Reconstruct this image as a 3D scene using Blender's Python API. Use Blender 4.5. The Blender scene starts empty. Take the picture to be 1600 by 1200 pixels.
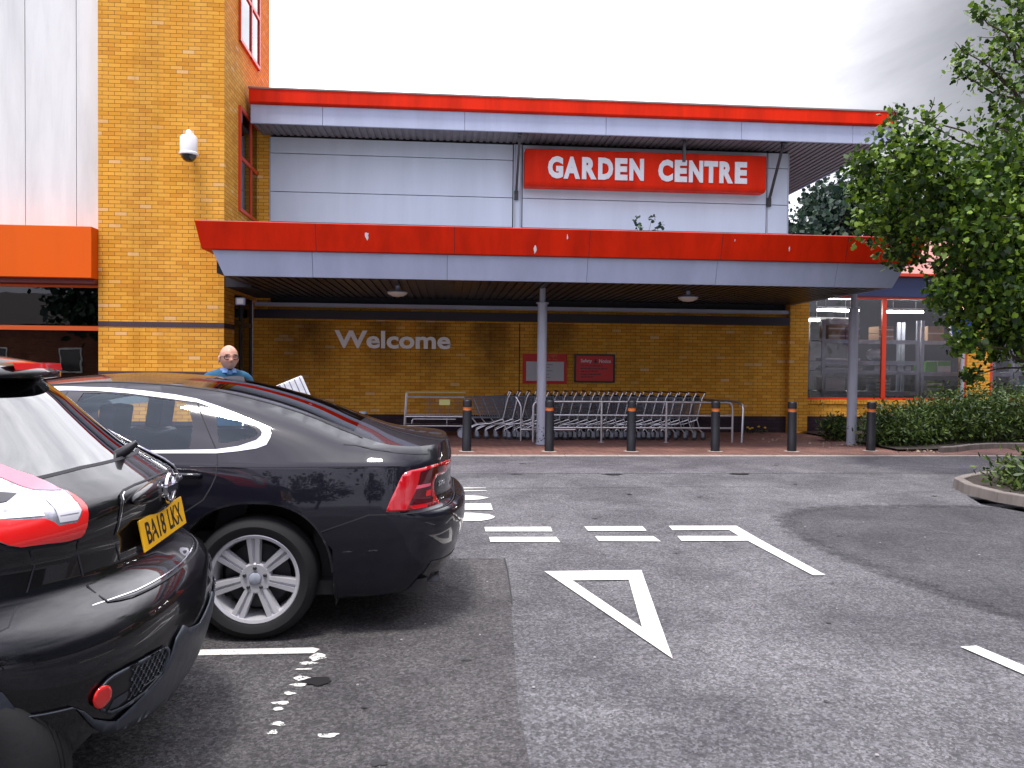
import bpy, bmesh, math, random
import numpy as np
from mathutils import Vector, Matrix
from mathutils.geometry import delaunay_2d_cdt

# ------------------------------------------------------------------ camera, sky, sun, exposure
sc = bpy.context.scene
COL = sc.collection
F_PX, YAW, PITCH, ROLL, CAM_H = 1250.0, math.radians(4.7), math.atan(-28/1250.0), 0.010, 1.52
fw = Vector((math.sin(YAW)*math.cos(PITCH), math.cos(YAW)*math.cos(PITCH), math.sin(PITCH)))
rt = Vector((math.cos(YAW), -math.sin(YAW), 0))
up = rt.cross(fw)
rt2 = rt*math.cos(ROLL)+up*math.sin(ROLL)
up2 = up*math.cos(ROLL)-rt*math.sin(ROLL)
cam_d = bpy.data.cameras.new('camera')
cam = bpy.data.objects.new('camera', cam_d); COL.objects.link(cam)
cam.matrix_world = Matrix(((rt2.x, up2.x, -fw.x, 0), (rt2.y, up2.y, -fw.y, 0), (rt2.z, up2.z, -fw.z, CAM_H), (0, 0, 0, 1)))
cam_d.sensor_fit = 'HORIZONTAL'; cam_d.sensor_width = 36.0
cam_d.lens = 36.0*F_PX/1600.0
cam_d.clip_start = 0.05; cam_d.clip_end = 2000
sc.camera = cam
sc.view_settings.view_transform = 'Standard'
sc.view_settings.look = 'None'
sc.view_settings.gamma = 1.0
sc.view_settings.exposure = EXPOSURE = 1.4

SUN_EL, SUN_AZ = math.radians(73), math.radians(205)      # azimuth from +Y, clockwise
w = bpy.data.worlds.new('World'); sc.world = w; w.use_nodes = True
nt = w.node_tree; nt.nodes.clear()
def N(t, **k):
    n = nt.nodes.new(t)
    for a, b in k.items(): setattr(n, a, b)
    return n
sky = N('ShaderNodeTexSky', sky_type='NISHITA', sun_disc=False, sun_elevation=SUN_EL, sun_rotation=SUN_AZ)
bg1 = N('ShaderNodeBackground'); bg1.inputs[1].default_value = 0.06
nt.links.new(sky.outputs[0], bg1.inputs[0])
tc = N('ShaderNodeTexCoord'); mp = N('ShaderNodeMapping'); mp.inputs['Scale'].default_value = (1, 1, 2.2)
nt.links.new(tc.outputs['Generated'], mp.inputs[0])
noi = N('ShaderNodeTexNoise'); noi.inputs['Scale'].default_value = 2.3; noi.inputs['Detail'].default_value = 7; noi.inputs['Roughness'].default_value = .55; noi.inputs['Distortion'].default_value = .5
nt.links.new(mp.outputs[0], noi.inputs['Vector'])
rmp = N('ShaderNodeValToRGB')
rmp.color_ramp.elements[0].position = .33; rmp.color_ramp.elements[0].color = (.13, .13, .17, 1)
rmp.color_ramp.elements[1].position = .62; rmp.color_ramp.elements[1].color = (.42, .42, .48, 1)
nt.links.new(noi.outputs['Fac'], rmp.inputs[0])
# the overcast is thicker and darker towards the right of the scene (east), bright over the roof (north)
dotn = N('ShaderNodeVectorMath', operation='DOT_PRODUCT'); nrm = N('ShaderNodeVectorMath', operation='NORMALIZE')
nt.links.new(tc.outputs['Generated'], nrm.inputs[0]); nt.links.new(nrm.outputs[0], dotn.inputs[0])
dotn.inputs[1].default_value = (.93, .25, .26)
thick = N('ShaderNodeMapRange', interpolation_type='SMOOTHSTEP')
thick.inputs['From Min'].default_value = .39; thick.inputs['From Max'].default_value = .84
thick.inputs['To Min'].default_value = 1.0; thick.inputs['To Max'].default_value = .07
nt.links.new(dotn.outputs['Value'], thick.inputs['Value'])
dot2 = N('ShaderNodeVectorMath', operation='DOT_PRODUCT'); nt.links.new(nrm.outputs[0], dot2.inputs[0]); dot2.inputs[1].default_value = (-.06, .80, .60)
glow = N('ShaderNodeMapRange', interpolation_type='SMOOTHSTEP')
glow.inputs['From Min'].default_value = .30; glow.inputs['From Max'].default_value = .88
glow.inputs['To Min'].default_value = 0; glow.inputs['To Max'].default_value = 1.0
nt.links.new(dot2.outputs['Value'], glow.inputs['Value'])
mixg = N('ShaderNodeMix', data_type='RGBA'); nt.links.new(glow.outputs[0], mixg.inputs[0]); nt.links.new(rmp.outputs[0], mixg.inputs[6]); mixg.inputs[7].default_value = (1.55, 1.55, 1.62, 1)
# a second bright break in the overcast, high behind the camera
dot3 = N('ShaderNodeVectorMath', operation='DOT_PRODUCT'); nt.links.new(nrm.outputs[0], dot3.inputs[0]); dot3.inputs[1].default_value = (-.25, -.48, .84)
glow3 = N('ShaderNodeMapRange', interpolation_type='SMOOTHSTEP')
glow3.inputs['From Min'].default_value = .42; glow3.inputs['From Max'].default_value = 1.0; glow3.inputs['To Min'].default_value = 0; glow3.inputs['To Max'].default_value = .85
nt.links.new(dot3.outputs['Value'], glow3.inputs['Value'])
mixh = N('ShaderNodeMix', data_type='RGBA'); nt.links.new(glow3.outputs[0], mixh.inputs[0]); nt.links.new(mixg.outputs[2], mixh.inputs[6]); mixh.inputs[7].default_value = (.98, .95, 1.12, 1)
# cloud structure across the whole overcast
noi2 = N('ShaderNodeTexNoise'); noi2.inputs['Scale'].default_value = 4.2; noi2.inputs['Detail'].default_value = 8; noi2.inputs['Roughness'].default_value = .6; noi2.inputs['Distortion'].default_value = .35
nt.links.new(mp.outputs[0], noi2.inputs['Vector'])
rmp2 = N('ShaderNodeValToRGB'); rmp2.color_ramp.elements[0].position = .34; rmp2.color_ramp.elements[0].color = (.60, .595, .65, 1); rmp2.color_ramp.elements[1].position = .64; rmp2.color_ramp.elements[1].color = (1.18, 1.17, 1.2, 1)
nt.links.new(noi2.outputs['Fac'], rmp2.inputs[0])
mulc = N('ShaderNodeMix', data_type='RGBA', blend_type='MULTIPLY'); mulc.inputs[0].default_value = .6
nt.links.new(mixh.outputs[2], mulc.inputs[6]); nt.links.new(rmp2.outputs[0], mulc.inputs[7])
# the dark bank stays low in the sky
sepz = N('ShaderNodeSeparateXYZ'); nt.links.new(nrm.outputs[0], sepz.inputs[0])
lowf = N('ShaderNodeMapRange', interpolation_type='SMOOTHSTEP'); nt.links.new(sepz.outputs[2], lowf.inputs['Value'])
lowf.inputs['From Min'].default_value = .36; lowf.inputs['From Max'].default_value = .60; lowf.inputs['To Min'].default_value = 0; lowf.inputs['To Max'].default_value = 1
thk = N('ShaderNodeMix', data_type='FLOAT'); nt.links.new(lowf.outputs[0], thk.inputs[0]); nt.links.new(thick.outputs[0], thk.inputs[2]); thk.inputs[3].default_value = 1.0
bg2 = N('ShaderNodeBackground'); nt.links.new(mulc.outputs[2], bg2.inputs[0]); nt.links.new(thk.outputs[0], bg2.inputs[1])
mx = N('ShaderNodeMixShader'); mx.inputs[0].default_value = .93
out = N('ShaderNodeOutputWorld')
nt.links.new(bg1.outputs[0], mx.inputs[1]); nt.links.new(bg2.outputs[0], mx.inputs[2]); nt.links.new(mx.outputs[0], out.inputs[0])
sl = bpy.data.lights.new('sun', 'SUN'); sl.energy = 1.5; sl.angle = math.radians(12); sl.color = (1, .96, .9)
so = bpy.data.objects.new('sun', sl); COL.objects.link(so)
so.rotation_euler = (math.pi/2-SUN_EL, 0, -SUN_AZ+math.pi); so.location = (0, -20, 30)
sc.cycles.max_bounces = 8; sc.cycles.transparent_max_bounces = 16
sc.cycles.use_denoising = True

# ------------------------------------------------------------------ helpers
R = math.radians
rng = random.Random(7)
def root_off(p):
    o = Vector((0, 0, 0))
    while p is not None: o += p.location; p = p.parent
    return o
def tag(o, label=None, cat=None, group=None, kind=None):
    if label: o['label'] = label
    if cat: o['category'] = cat
    if group: o['group'] = group
    if kind: o['kind'] = kind
    return o
def thing(name, loc, label, cat, group=None, rz=0):
    o = bpy.data.objects.new(name, None); COL.objects.link(o); o.location = loc; o.rotation_euler = (0, 0, rz); o.empty_display_size = .2
    return tag(o, label, cat, group)
def link(name, me, mat, parent=None, loc=None):
    o = bpy.data.objects.new(name, me); COL.objects.link(o)
    if mat is not None:
        for m in (mat if isinstance(mat, (list, tuple)) else [mat]): me.materials.append(m)
    if parent is not None: o.parent = parent
    if loc is not None: o.location = loc
    return o
def copy_tree(o, parent=None):
    c = o.copy(); COL.objects.link(c); c.parent = parent
    for ch in list(o.children): copy_tree(ch, c)
    return c
class MB:
    """collects shapes and links them as ONE mesh object"""
    def __init__(s): s.v = []; s.f = []; s.mi = []; s.m = 0
    def add(s, vs, fs):
        b = len(s.v); s.v += [tuple(x) for x in vs]; s.f += [tuple(i+b for i in f) for f in fs]; s.mi += [s.m]*len(fs); return s
    def box(s, x0, x1, y0, y1, z0, z1):
        return s.add([(x0,y0,z0),(x1,y0,z0),(x1,y1,z0),(x0,y1,z0),(x0,y0,z1),(x1,y0,z1),(x1,y1,z1),(x0,y1,z1)],
                     [(0,3,2,1),(4,5,6,7),(0,1,5,4),(1,2,6,5),(2,3,7,6),(3,0,4,7)])
    def obox(s, c, size, mat3):
        c = Vector(c); h = Vector(size)*.5; vs = []
        for dz in (-1,1):
            for dx, dy in ((-1,-1),(1,-1),(1,1),(-1,1)): vs.append(c+mat3@Vector((dx*h.x, dy*h.y, dz*h.z)))
        return s.add(vs, [(0,3,2,1),(4,5,6,7),(0,1,5,4),(1,2,6,5),(2,3,7,6),(3,0,4,7)])
    def bar(s, p0, p1, wx, wy):
        p0 = Vector(p0); p1 = Vector(p1); d = p1-p0; q = d.to_track_quat('Z', 'Y').to_matrix()
        return s.obox((p0+p1)/2, (wx, wy, d.length), q)
    def tube(s, pts, r, n=8, caps=True):
        pts = [Vector(p) for p in pts]; rs = r if isinstance(r, (list, tuple)) else [r]*len(pts)
        b = len(s.v); fs = []; vs = []; ref = None
        for i, p in enumerate(pts):
            d = (pts[min(i+1, len(pts)-1)]-pts[max(i-1, 0)]).normalized()
            if ref is None: ref = Vector((0,0,1)) if abs(d.z) < .9 else Vector((1,0,0))
            a = d.cross(ref).normalized(); c = a.cross(d).normalized(); ref = c
            for k in range(n):
                t = 2*math.pi*k/n; vs.append(p+(a*math.cos(t)+c*math.sin(t))*rs[i])
        for i in range(len(pts)-1):
            for k in range(n): fs.append((i*n+k, i*n+(k+1)%n, (i+1)*n+(k+1)%n, (i+1)*n+k))
        if caps: fs.append(tuple(range(n))[::-1]); fs.append(tuple((len(pts)-1)*n+k for k in range(n)))
        return s.add(vs, fs)
    def cyl(s, p0, p1, r, n=16, r2=None): return s.tube([p0, p1], [r, r if r2 is None else r2], n)
    def lathe(s, c, prof, n=24, axis='Z', closed=False):
        vs = []; fs = []; c = Vector(c)
        for r, h in prof:
            for k in range(n):
                t = 2*math.pi*k/n; a, b = r*math.cos(t), r*math.sin(t)
                vs.append(c+(Vector((a, b, h)) if axis == 'Z' else Vector((a, h, b)) if axis == 'Y' else Vector((h, a, b))))
        m = len(prof)
        for i in range(m if closed else m-1):
            j = (i+1) % m
            for k in range(n):
                q = (i*n+k, i*n+(k+1)%n, j*n+(k+1)%n, j*n+k)
                fs.append(q if axis != 'Y' else q[::-1])
        return s.add(vs, fs)
    def prism(s, poly, d0, d1, plane='XZ'):
        n = len(poly)
        mk = {'XZ': lambda a, b, d: (a, d, b), 'XY': lambda a, b, d: (a, b, d), 'YZ': lambda a, b, d: (d, a, b)}[plane]
        vs = [mk(a, b, d0) for a, b in poly]+[mk(a, b, d1) for a, b in poly]
        return s.add(vs, [tuple(range(n)), tuple(range(2*n-1, n-1, -1))]+[(i, i+n, (i+1)%n+n, (i+1)%n) for i in range(n)])
    def sphere(s, c, r, n=16, m=10):
        rx, ry, rz = r if isinstance(r, (tuple, list)) else (r, r, r); vs = [(c[0], c[1], c[2]-rz)]; fs = []
        for i in range(1, m):
            p = -math.pi/2+math.pi*i/m
            for k in range(n):
                t = 2*math.pi*k/n; vs.append((c[0]+rx*math.cos(p)*math.cos(t), c[1]+ry*math.cos(p)*math.sin(t), c[2]+rz*math.sin(p)))
        vs.append((c[0], c[1], c[2]+rz)); T = len(vs)-1
        for k in range(n): fs.append((0, 1+(k+1)%n, 1+k)); fs.append((T, T-n+k, T-n+(k+1)%n))
        for i in range(m-2):
            for k in range(n): fs.append((1+i*n+k, 1+i*n+(k+1)%n, 1+(i+1)*n+(k+1)%n, 1+(i+1)*n+k))
        return s.add(vs, fs)
    def build(s, name, mat, parent=None, world=True, smooth=False, bevel=0, loc=None, angle=40, recalc=True):
        off = root_off(parent) if (world and parent is not None) else (Vector(loc) if (world and loc is not None) else Vector((0,0,0)))
        me = bpy.data.meshes.new(name)
        me.from_pydata([tuple(Vector(v)-off) for v in s.v], [], s.f)
        if recalc:
            bm = bmesh.new(); bm.from_mesh(me); bmesh.ops.recalc_face_normals(bm, faces=bm.faces); bm.to_mesh(me); bm.free()
        if smooth:
            me.shade_smooth(); me.set_sharp_from_angle(angle=R(angle))
        o = link(name, me, mat, parent, loc if parent is None else None)
        if bevel:
            b = o.modifiers.new('bevel', 'BEVEL'); b.width = bevel; b.segments = 2; b.limit_method = 'ANGLE'; b.angle_limit = R(50); b.harden_normals = False
        return o
def text_mesh(name, lines, mat, parent, place, extrude=.01, bold=0.0, recalc=False):
    """lines: [(text, x0, x1, z0, z1)] in the plane of the sign; place maps (x, z, depth) to a point"""
    V = []; Fc = []
    for body, x0, x1, z0, z1 in lines:
        cu = bpy.data.curves.new('lettering', 'FONT'); cu.body = body; cu.extrude = extrude; cu.offset = bold; cu.resolution_u = 3
        ob = bpy.data.objects.new('lettering', cu); COL.objects.link(ob)
        dg = bpy.context.evaluated_depsgraph_get()
        me = bpy.data.meshes.new_from_object(ob.evaluated_get(dg))
        co = [v.co.copy() for v in me.vertices]
        ax, bx = min(c.x for c in co), max(c.x for c in co); az, bz = min(c.y for c in co), max(c.y for c in co)
        b = len(V)
        for c in co:
            V.append(tuple(place(x0+(c.x-ax)/(bx-ax)*(x1-x0), z0+(c.y-az)/max(bz-az, 1e-6)*(z1-z0), c.z)))
        Fc += [tuple(i+b for i in p.vertices) for p in me.polygons]
        bpy.data.objects.remove(ob); bpy.data.meshes.remove(me); bpy.data.curves.remove(cu)
    off = root_off(parent)
    me = bpy.data.meshes.new(name); me.from_pydata([tuple(Vector(v)-off) for v in V], [], Fc)
    return link(name, me, mat, parent)

# ------------------------------------------------------------------ materials
def mat(name, col=(.5,.5,.5), rough=.5, metal=0, coat=0, spec=.5, build=None, trans=None):
    m = bpy.data.materials.new(name); m.use_nodes = True
    t = m.node_tree; b = t.nodes['Principled BSDF']
    b.inputs['Base Color'].default_value = (*col, 1); b.inputs['Roughness'].default_value = rough; b.inputs['Metallic'].default_value = metal
    b.inputs['Coat Weight'].default_value = coat; b.inputs['Coat Roughness'].default_value = .03; b.inputs['Specular IOR Level'].default_value = spec
    if build: build(t, b)
    return m
def nd(t, ty, ins=None, **k):
    n = t.nodes.new(ty)
    for a, b in k.items(): setattr(n, a, b)
    for a, b in (ins or {}).items():
        if hasattr(b, 'is_output'): t.links.new(b, n.inputs[a])
        else: n.inputs[a].default_value = b
    return n
def ramp(t, fac, stops):
    n = t.nodes.new('ShaderNodeValToRGB'); t.links.new(fac, n.inputs[0]); e = n.color_ramp.elements
    while len(e) < len(stops): e.new(.5)
    for q, (p, c) in zip(e, stops): q.position = p; q.color = (*c, 1)
    return n.outputs[0]
def mixc(t, fac, a, b, blend='MIX'):
    n = t.nodes.new('ShaderNodeMix'); n.data_type = 'RGBA'; n.blend_type = blend
    for i, v in ((0, fac), (6, a), (7, b)):
        if hasattr(v, 'is_output'): t.links.new(v, n.inputs[i])
        else: n.inputs[i].default_value = v if i == 0 else (*v, 1)
    return n.outputs[2]
def pos(t): return t.nodes.new('ShaderNodeNewGeometry').outputs['Position']
def noise(t, vec, scale, detail=4, rough=.5, dist=0):
    n = nd(t, 'ShaderNodeTexNoise', {'Scale': scale, 'Detail': detail, 'Roughness': rough, 'Distortion': dist})
    if vec is not None: t.links.new(vec, n.inputs['Vector'])
    return n.outputs['Fac']
def bump(t, b, h, strength=.3, dist=.01):
    n = nd(t, 'ShaderNodeBump', {'Strength': strength, 'Distance': dist, 'Height': h}); t.links.new(n.outputs[0], b.inputs['Normal'])
def weathered(name, col, rough=.45, amt=.25, scale=1.5, **k):
    """painted or coated surface with faint dirt and uneven sheen"""
    def bd(t, b):
        p = pos(t)
        mp_ = nd(t, 'ShaderNodeMapping', {'Vector': p, 'Scale': (1.5, 1.5, .18)})
        n1 = noise(t, mp_.outputs[0], scale, 7, .65, .3)
        c = ramp(t, n1, [(.3, tuple(x*(1-amt) for x in col)), (.62, col)])
        t.links.new(c, b.inputs['Base Color'])
        n2 = noise(t, p, scale*5, 3)
        rr = nd(t, 'ShaderNodeMapRange', {'Value': n2, 'To Min': rough*.75, 'To Max': min(1, rough*1.35)}); t.links.new(rr.outputs[0], b.inputs['Roughness'])
    return mat(name, col, rough, build=bd, **k)
def brickmat(name, c_dark, c_mid, c_light, c_pale, mortar, pale=.93, bw=.225, bh=.075):
    def bd(t, b):
        p = pos(t); s = nd(t, 'ShaderNodeSeparateXYZ', {0: p})
        a = nd(t, 'ShaderNodeMath', {0: s.outputs[0], 1: s.outputs[1]}, operation='ADD')
        v = nd(t, 'ShaderNodeCombineXYZ', {0: a.outputs[0], 1: s.outputs[2]})
        br = nd(t, 'ShaderNodeTexBrick', {'Vector': v.outputs[0], 'Color1': (0,0,0,1), 'Color2': (1,1,1,1), 'Mortar': (0,0,0,1), 'Scale': 1.0, 'Mortar Size': .0042, 'Mortar Smooth': .25, 'Bias': 0.0, 'Brick Width': bw, 'Row Height': bh}, offset=.5)
        rnd = br.outputs['Color']
        c = ramp(t, rnd, [(0, c_dark), (.3, c_mid), (.75, c_light), (pale, c_light), (min(pale+.02, 1), c_pale)])
        n1 = noise(t, p, 1.1, 5, .6); n2 = noise(t, p, 40, 4)
        c = mixc(t, nd(t, 'ShaderNodeMapRange', {'Value': n1, 'From Min': .35, 'From Max': .7, 'To Min': 0, 'To Max': .35}).outputs[0], c, tuple(x*.6 for x in c_mid))
        c = mixc(t, nd(t, 'ShaderNodeMapRange', {'Value': n2, 'From Min': .3, 'From Max': .7, 'To Min': 0, 'To Max': .3}).outputs[0], c, c_dark)
        st = nd(t, 'ShaderNodeMapping', {'Vector': p, 'Scale': (1.6, 1.6, .13)})
        c = mixc(t, ramp(t, noise(t, st.outputs[0], 1.3, 6, .65, .3), [(.52, (0,0,0)), (.76, (.42,.42,.42))]), c, tuple(x*.45 for x in c_dark))
        c = mixc(t, br.outputs['Fac'], c, mortar)
        t.links.new(c, b.inputs['Base Color'])
        h = nd(t, 'ShaderNodeMath', {0: 1.0, 1: br.outputs['Fac']}, operation='SUBTRACT')
        h2 = nd(t, 'ShaderNodeMath', {0: n2, 1: .25, 2: h.outputs[0]}, operation='MULTIPLY_ADD')
        bump(t, b, h2.outputs[0], .6, .006)
    return mat(name, c_mid, .85, build=bd, spec=.25)
def asphalt(name, base, tint=(1,1,1.06), dark=.55):
    def bd(t, b):
        p = pos(t)
        v1 = nd(t, 'ShaderNodeTexVoronoi', {'Vector': p, 'Scale': 78.0}); v2 = nd(t, 'ShaderNodeTexVoronoi', {'Vector': p, 'Scale': 38.0})
        n1 = noise(t, p, 150, 4, .7); n2 = noise(t, p, .8, 6, .6, .6); n3 = noise(t, p, 5, 5, .65); n4 = noise(t, p, 30, 3, .6)
        c = ramp(t, v1.outputs['Color'], [(.0, tuple(base*x*dark*.7 for x in tint)), (.5, tuple(base*x for x in tint)), (1, tuple(base*x*1.9 for x in tint))])
        c = mixc(t, ramp(t, n1, [(.36, (0,0,0)), (.48, (1,1,1))]), tuple(base*.25*x for x in tint), c)
        c = mixc(t, ramp(t, n4, [(.36, (.7,.7,.7)), (.46, (0,0,0))]), c, tuple(base*.4*x for x in tint))
        c = mixc(t, ramp(t, n2, [(.38, (0,0,0)), (.64, (1,1,1))]), mixc(t, 1.0, c, (.58,.57,.59), 'MULTIPLY'), c)
        c = mixc(t, ramp(t, n3, [(.35, (0,0,0)), (.62, (1,1,1))]), mixc(t, 1.0, c, (.78,.77,.8), 'MULTIPLY'), c)
        t.links.new(c, b.inputs['Base Color'])
        h = nd(t, 'ShaderNodeMath', {0: n1, 1: v2.outputs['Distance']}, operation='ADD')
        bump(t, b, h.outputs[0], .8, .014)
    return mat(name, (base,)*3, .8, build=bd, spec=.35)
def leafmat(name, c0, c1, c2):
    m = bpy.data.materials.new(name); m.use_nodes = True; t = m.node_tree; b = t.nodes['Principled BSDF']
    g = t.nodes.new('ShaderNodeNewGeometry')
    c = ramp(t, g.outputs['Random Per Island'], [(0, c0), (.5, c1), (.9, c2), (1, tuple(x*1.35 for x in c2))])
    t.links.new(c, b.inputs['Base Color']); b.inputs['Roughness'].default_value = .5; b.inputs['Specular IOR Level'].default_value = .4
    tr = t.nodes.new('ShaderNodeBsdfTranslucent'); t.links.new(c, tr.inputs[0])
    mxs = t.nodes.new('ShaderNodeMixShader'); mxs.inputs[0].default_value = .22
    t.links.new(b.outputs[0], mxs.inputs[1]); t.links.new(tr.outputs[0], mxs.inputs[2]); t.links.new(mxs.outputs[0], t.nodes['Material Output'].inputs[0])
    return m
def glassmat(name, tint=(.7,.75,.78), ior=1.6, rough=.0, gloss=(1,1,1)):
    m = bpy.data.materials.new(name); m.use_nodes = True; t = m.node_tree; t.nodes.remove(t.nodes['Principled BSDF'])
    fr = nd(t, 'ShaderNodeFresnel', {'IOR': ior}); tr = nd(t, 'ShaderNodeBsdfTransparent', {'Color': (*tint, 1)}); gl = nd(t, 'ShaderNodeBsdfGlossy', {'Roughness': rough, 'Color': (*gloss,1)})
    p = pos(t); bm_ = nd(t, 'ShaderNodeBump', {'Strength': .03, 'Distance': .02, 'Height': noise(t, p, 2.0, 2)}); t.links.new(bm_.outputs[0], gl.inputs['Normal'])
    ms = t.nodes.new('ShaderNodeMixShader'); t.links.new(fr.outputs[0], ms.inputs[0]); t.links.new(tr.outputs[0], ms.inputs[1]); t.links.new(gl.outputs[0], ms.inputs[2])
    t.links.new(ms.outputs[0], t.nodes['Material Output'].inputs[0]); return m
def emitmat(name, col, s):
    m = mat(name, col, .5); b = m.node_tree.nodes['Principled BSDF']; b.inputs['Emission Color'].default_value = (*col, 1); b.inputs['Emission Strength'].default_value = s; return m

M = {}
M['brick'] = brickmat('yellow_brick', (.64,.275,.028), (.755,.355,.038), (.82,.42,.06), (.82,.52,.22), (.14,.065,.02), .965)
M['plinth'] = brickmat('dark_brick', (.030,.018,.026), (.045,.028,.036), (.055,.034,.042), (.07,.05,.05), (.02,.015,.018))
M['redbrick'] = brickmat('red_brick', (.13,.04,.025), (.2,.07,.04), (.26,.09,.05), (.3,.12,.07), (.2,.18,.15))
M['band'] = weathered('purple_brick_band', (.055,.032,.04), .7)
M['red'] = weathered('red_cladding', (.72,.022,.002), .5, .32, 1.6, spec=.12)
M['orange'] = weathered('orange_cladding', (.74,.11,.002), .45, .10, .8, spec=.2)
M['grey_panel'] = weathered('lavender_grey_panel', (.42,.47,.61), .4, .16, 1.2, spec=.3)
M['grey_clad'] = weathered('pale_grey_cladding', (.60,.67,.77), .5, .14, .7, spec=.2)
M['white_clad'] = weathered('white_render_panel', (.75,.765,.74), .7, .2, 1.6)
M['seam'] = mat('seam_gap', (.02,.02,.025), .8)
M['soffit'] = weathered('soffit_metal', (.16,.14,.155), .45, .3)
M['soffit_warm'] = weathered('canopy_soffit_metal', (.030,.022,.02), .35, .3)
M['steel'] = weathered('painted_steel', (.40,.43,.50), .35, .25, 4)
M['dark_steel'] = mat('dark_steel', (.03,.03,.035), .4)
M['chrome'] = mat('chrome', (.75,.75,.78), .12, 1)
M['galv'] = weathered('galvanised_tube', (.62,.62,.64), .3, .25, 8, metal=.85)
M['wire'] = mat('zinc_wire', (.27,.29,.33), .4, .6)
M['bollard'] = weathered('bollard_plastic', (.009,.010,.015), .5, .4, 6)
M['orange_band'] = mat('reflective_orange', (.58,.15,.025), .4)
M['white_paint'] = mat('white', (.75,.75,.75), .4)
M['black'] = mat('black_plastic', (.012,.012,.014), .4)
M['dark_void'] = mat('dark_interior', (.012,.011,.012), .8)
M['letter_white'] = weathered('letter_metal', (.74,.74,.76), .45, .1, 5)
M['letter_silver'] = mat('letter_silver', (.95,.93,.88), .5)
M['navy'] = mat('navy_panel', (.02,.03,.09), .4)
M['pink'] = weathered('faded_pink_roof', (.50,.22,.18), .6)
M['winred'] = mat('red_frame', (.62,.045,.012), .35)
M['winorange'] = mat('orange_frame', (.75,.12,.01), .35)
M['glass'] = glassmat('window_glass', (.80,.80,.82), 1.45)
M['glass_dark'] = glassmat('dark_window_glass', (.16,.14,.13), 1.7)
M['paving'] = None
M['carglass'] = glassmat('car_glass', (.84,.93,.97), 1.62, gloss=(.80,.92,1.0))
M['carglass_dark'] = glassmat('privacy_glass', (.08,.08,.10), 2.3)
# ------------------------------------------------------------------ ground, road, pavement, markings
def sheet(name, poly, z, m, kind='structure', label=None, cat=None, group=None):
    me = bpy.data.meshes.new(name); bm = bmesh.new()
    f = bm.faces.new([bm.verts.new((x, y, z)) for x, y in poly]); bm.normal_update()
    if f.normal.z < 0: f.normal_flip()
    bm.to_mesh(me); bm.free(); o = link(name, me, m); return tag(o, label, cat, group, kind)
M['asphalt'] = asphalt('asphalt', .182, (1.0,.99,1.03))
M['asphalt_old'] = asphalt('asphalt_bay', .115, (1.04,1,1))
M['asphalt_new'] = asphalt('asphalt_patch', .10, (1.02,1,1.06))
M['asphalt_far'] = asphalt('asphalt_far', .195, (1.03,1,1.06), .75)
sheet('ground', [(-400,-400),(400,-400),(400,600),(-400,600)], -.006, M['asphalt'])
sheet('parking_bay_surface', [(-14,-4),(.30,-4),(.33,3.0),(.335,3.55),(.42,4.98),(.47,6.26),(.1,6.28),(-14,6.25)], -.002, M['asphalt_old'])
# a darker resurfaced area on the right, with a soft rounded near corner
pp = [(3.15,7.55),(3.35,8.1),(3.75,8.5),(4.4,8.72),(5.2,8.76),(6.6,8.6),(6.4,9.4),(9,9.0),(14,2),(5,-3),(3.9,2.6),(3.42,4.3),(3.2,5.3),(3.08,6.3),(3.06,7.0)]
def soft_sheet(name, poly, z, m, fade=.22):
    c = Vector((sum(p[0] for p in poly)/len(poly), sum(p[1] for p in poly)/len(poly))); n = len(poly)
    inn = [(p[0]+(c.x-p[0])*.24, p[1]+(c.y-p[1])*.24) for p in poly]
    me = bpy.data.meshes.new(name); V = [(x, y, z) for x, y in poly]+[(x, y, z) for x, y in inn]
    me.from_pydata(V, [], [(i, (i+1) % n, (i+1) % n+n, i+n) for i in range(n)]+[tuple(range(n, 2*n))])
    bm = bmesh.new(); bm.from_mesh(me); bmesh.ops.recalc_face_normals(bm, faces=bm.faces)
    if bm.faces[0].normal.z < 0: bmesh.ops.reverse_faces(bm, faces=bm.faces)
    bm.to_mesh(me); bm.free()
    at = me.attributes.new('cover', 'FLOAT', 'POINT'); at.data.foreach_set('value', [0.0]*n+[1.0]*n)
    t = m.node_tree; a = nd(t, 'ShaderNodeAttribute', attribute_name='cover'); b = t.nodes['Principled BSDF']
    s_ = nd(t, 'ShaderNodeMath', {0: a.outputs['Fac'], 1: noise(t, pos(t), 7, 6, .7)}, operation='ADD')
    tr = t.nodes.new('ShaderNodeBsdfTransparent'); ms = t.nodes.new('ShaderNodeMixShader')
    t.links.new(ramp(t, nd(t, 'ShaderNodeMath', {0: s_.outputs[0], 1: .5}, operation='MULTIPLY').outputs[0], [(.30, (0,0,0)), (.52, (1,1,1))]), ms.inputs[0])
    t.links.new(tr.outputs[0], ms.inputs[1]); t.links.new(b.outputs[0], ms.inputs[2]); t.links.new(ms.outputs[0], t.nodes['Material Output'].inputs[0])
    return tag(link(name, me, m), kind='structure')
soft_sheet('road_patch', pp, -.002, M['asphalt_new'])
sheet('road_strip', [(-30,11.15),(9.2,11.3),(9.6,13.5),(-30,13.38)], -.002, M['asphalt_far'])
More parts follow.
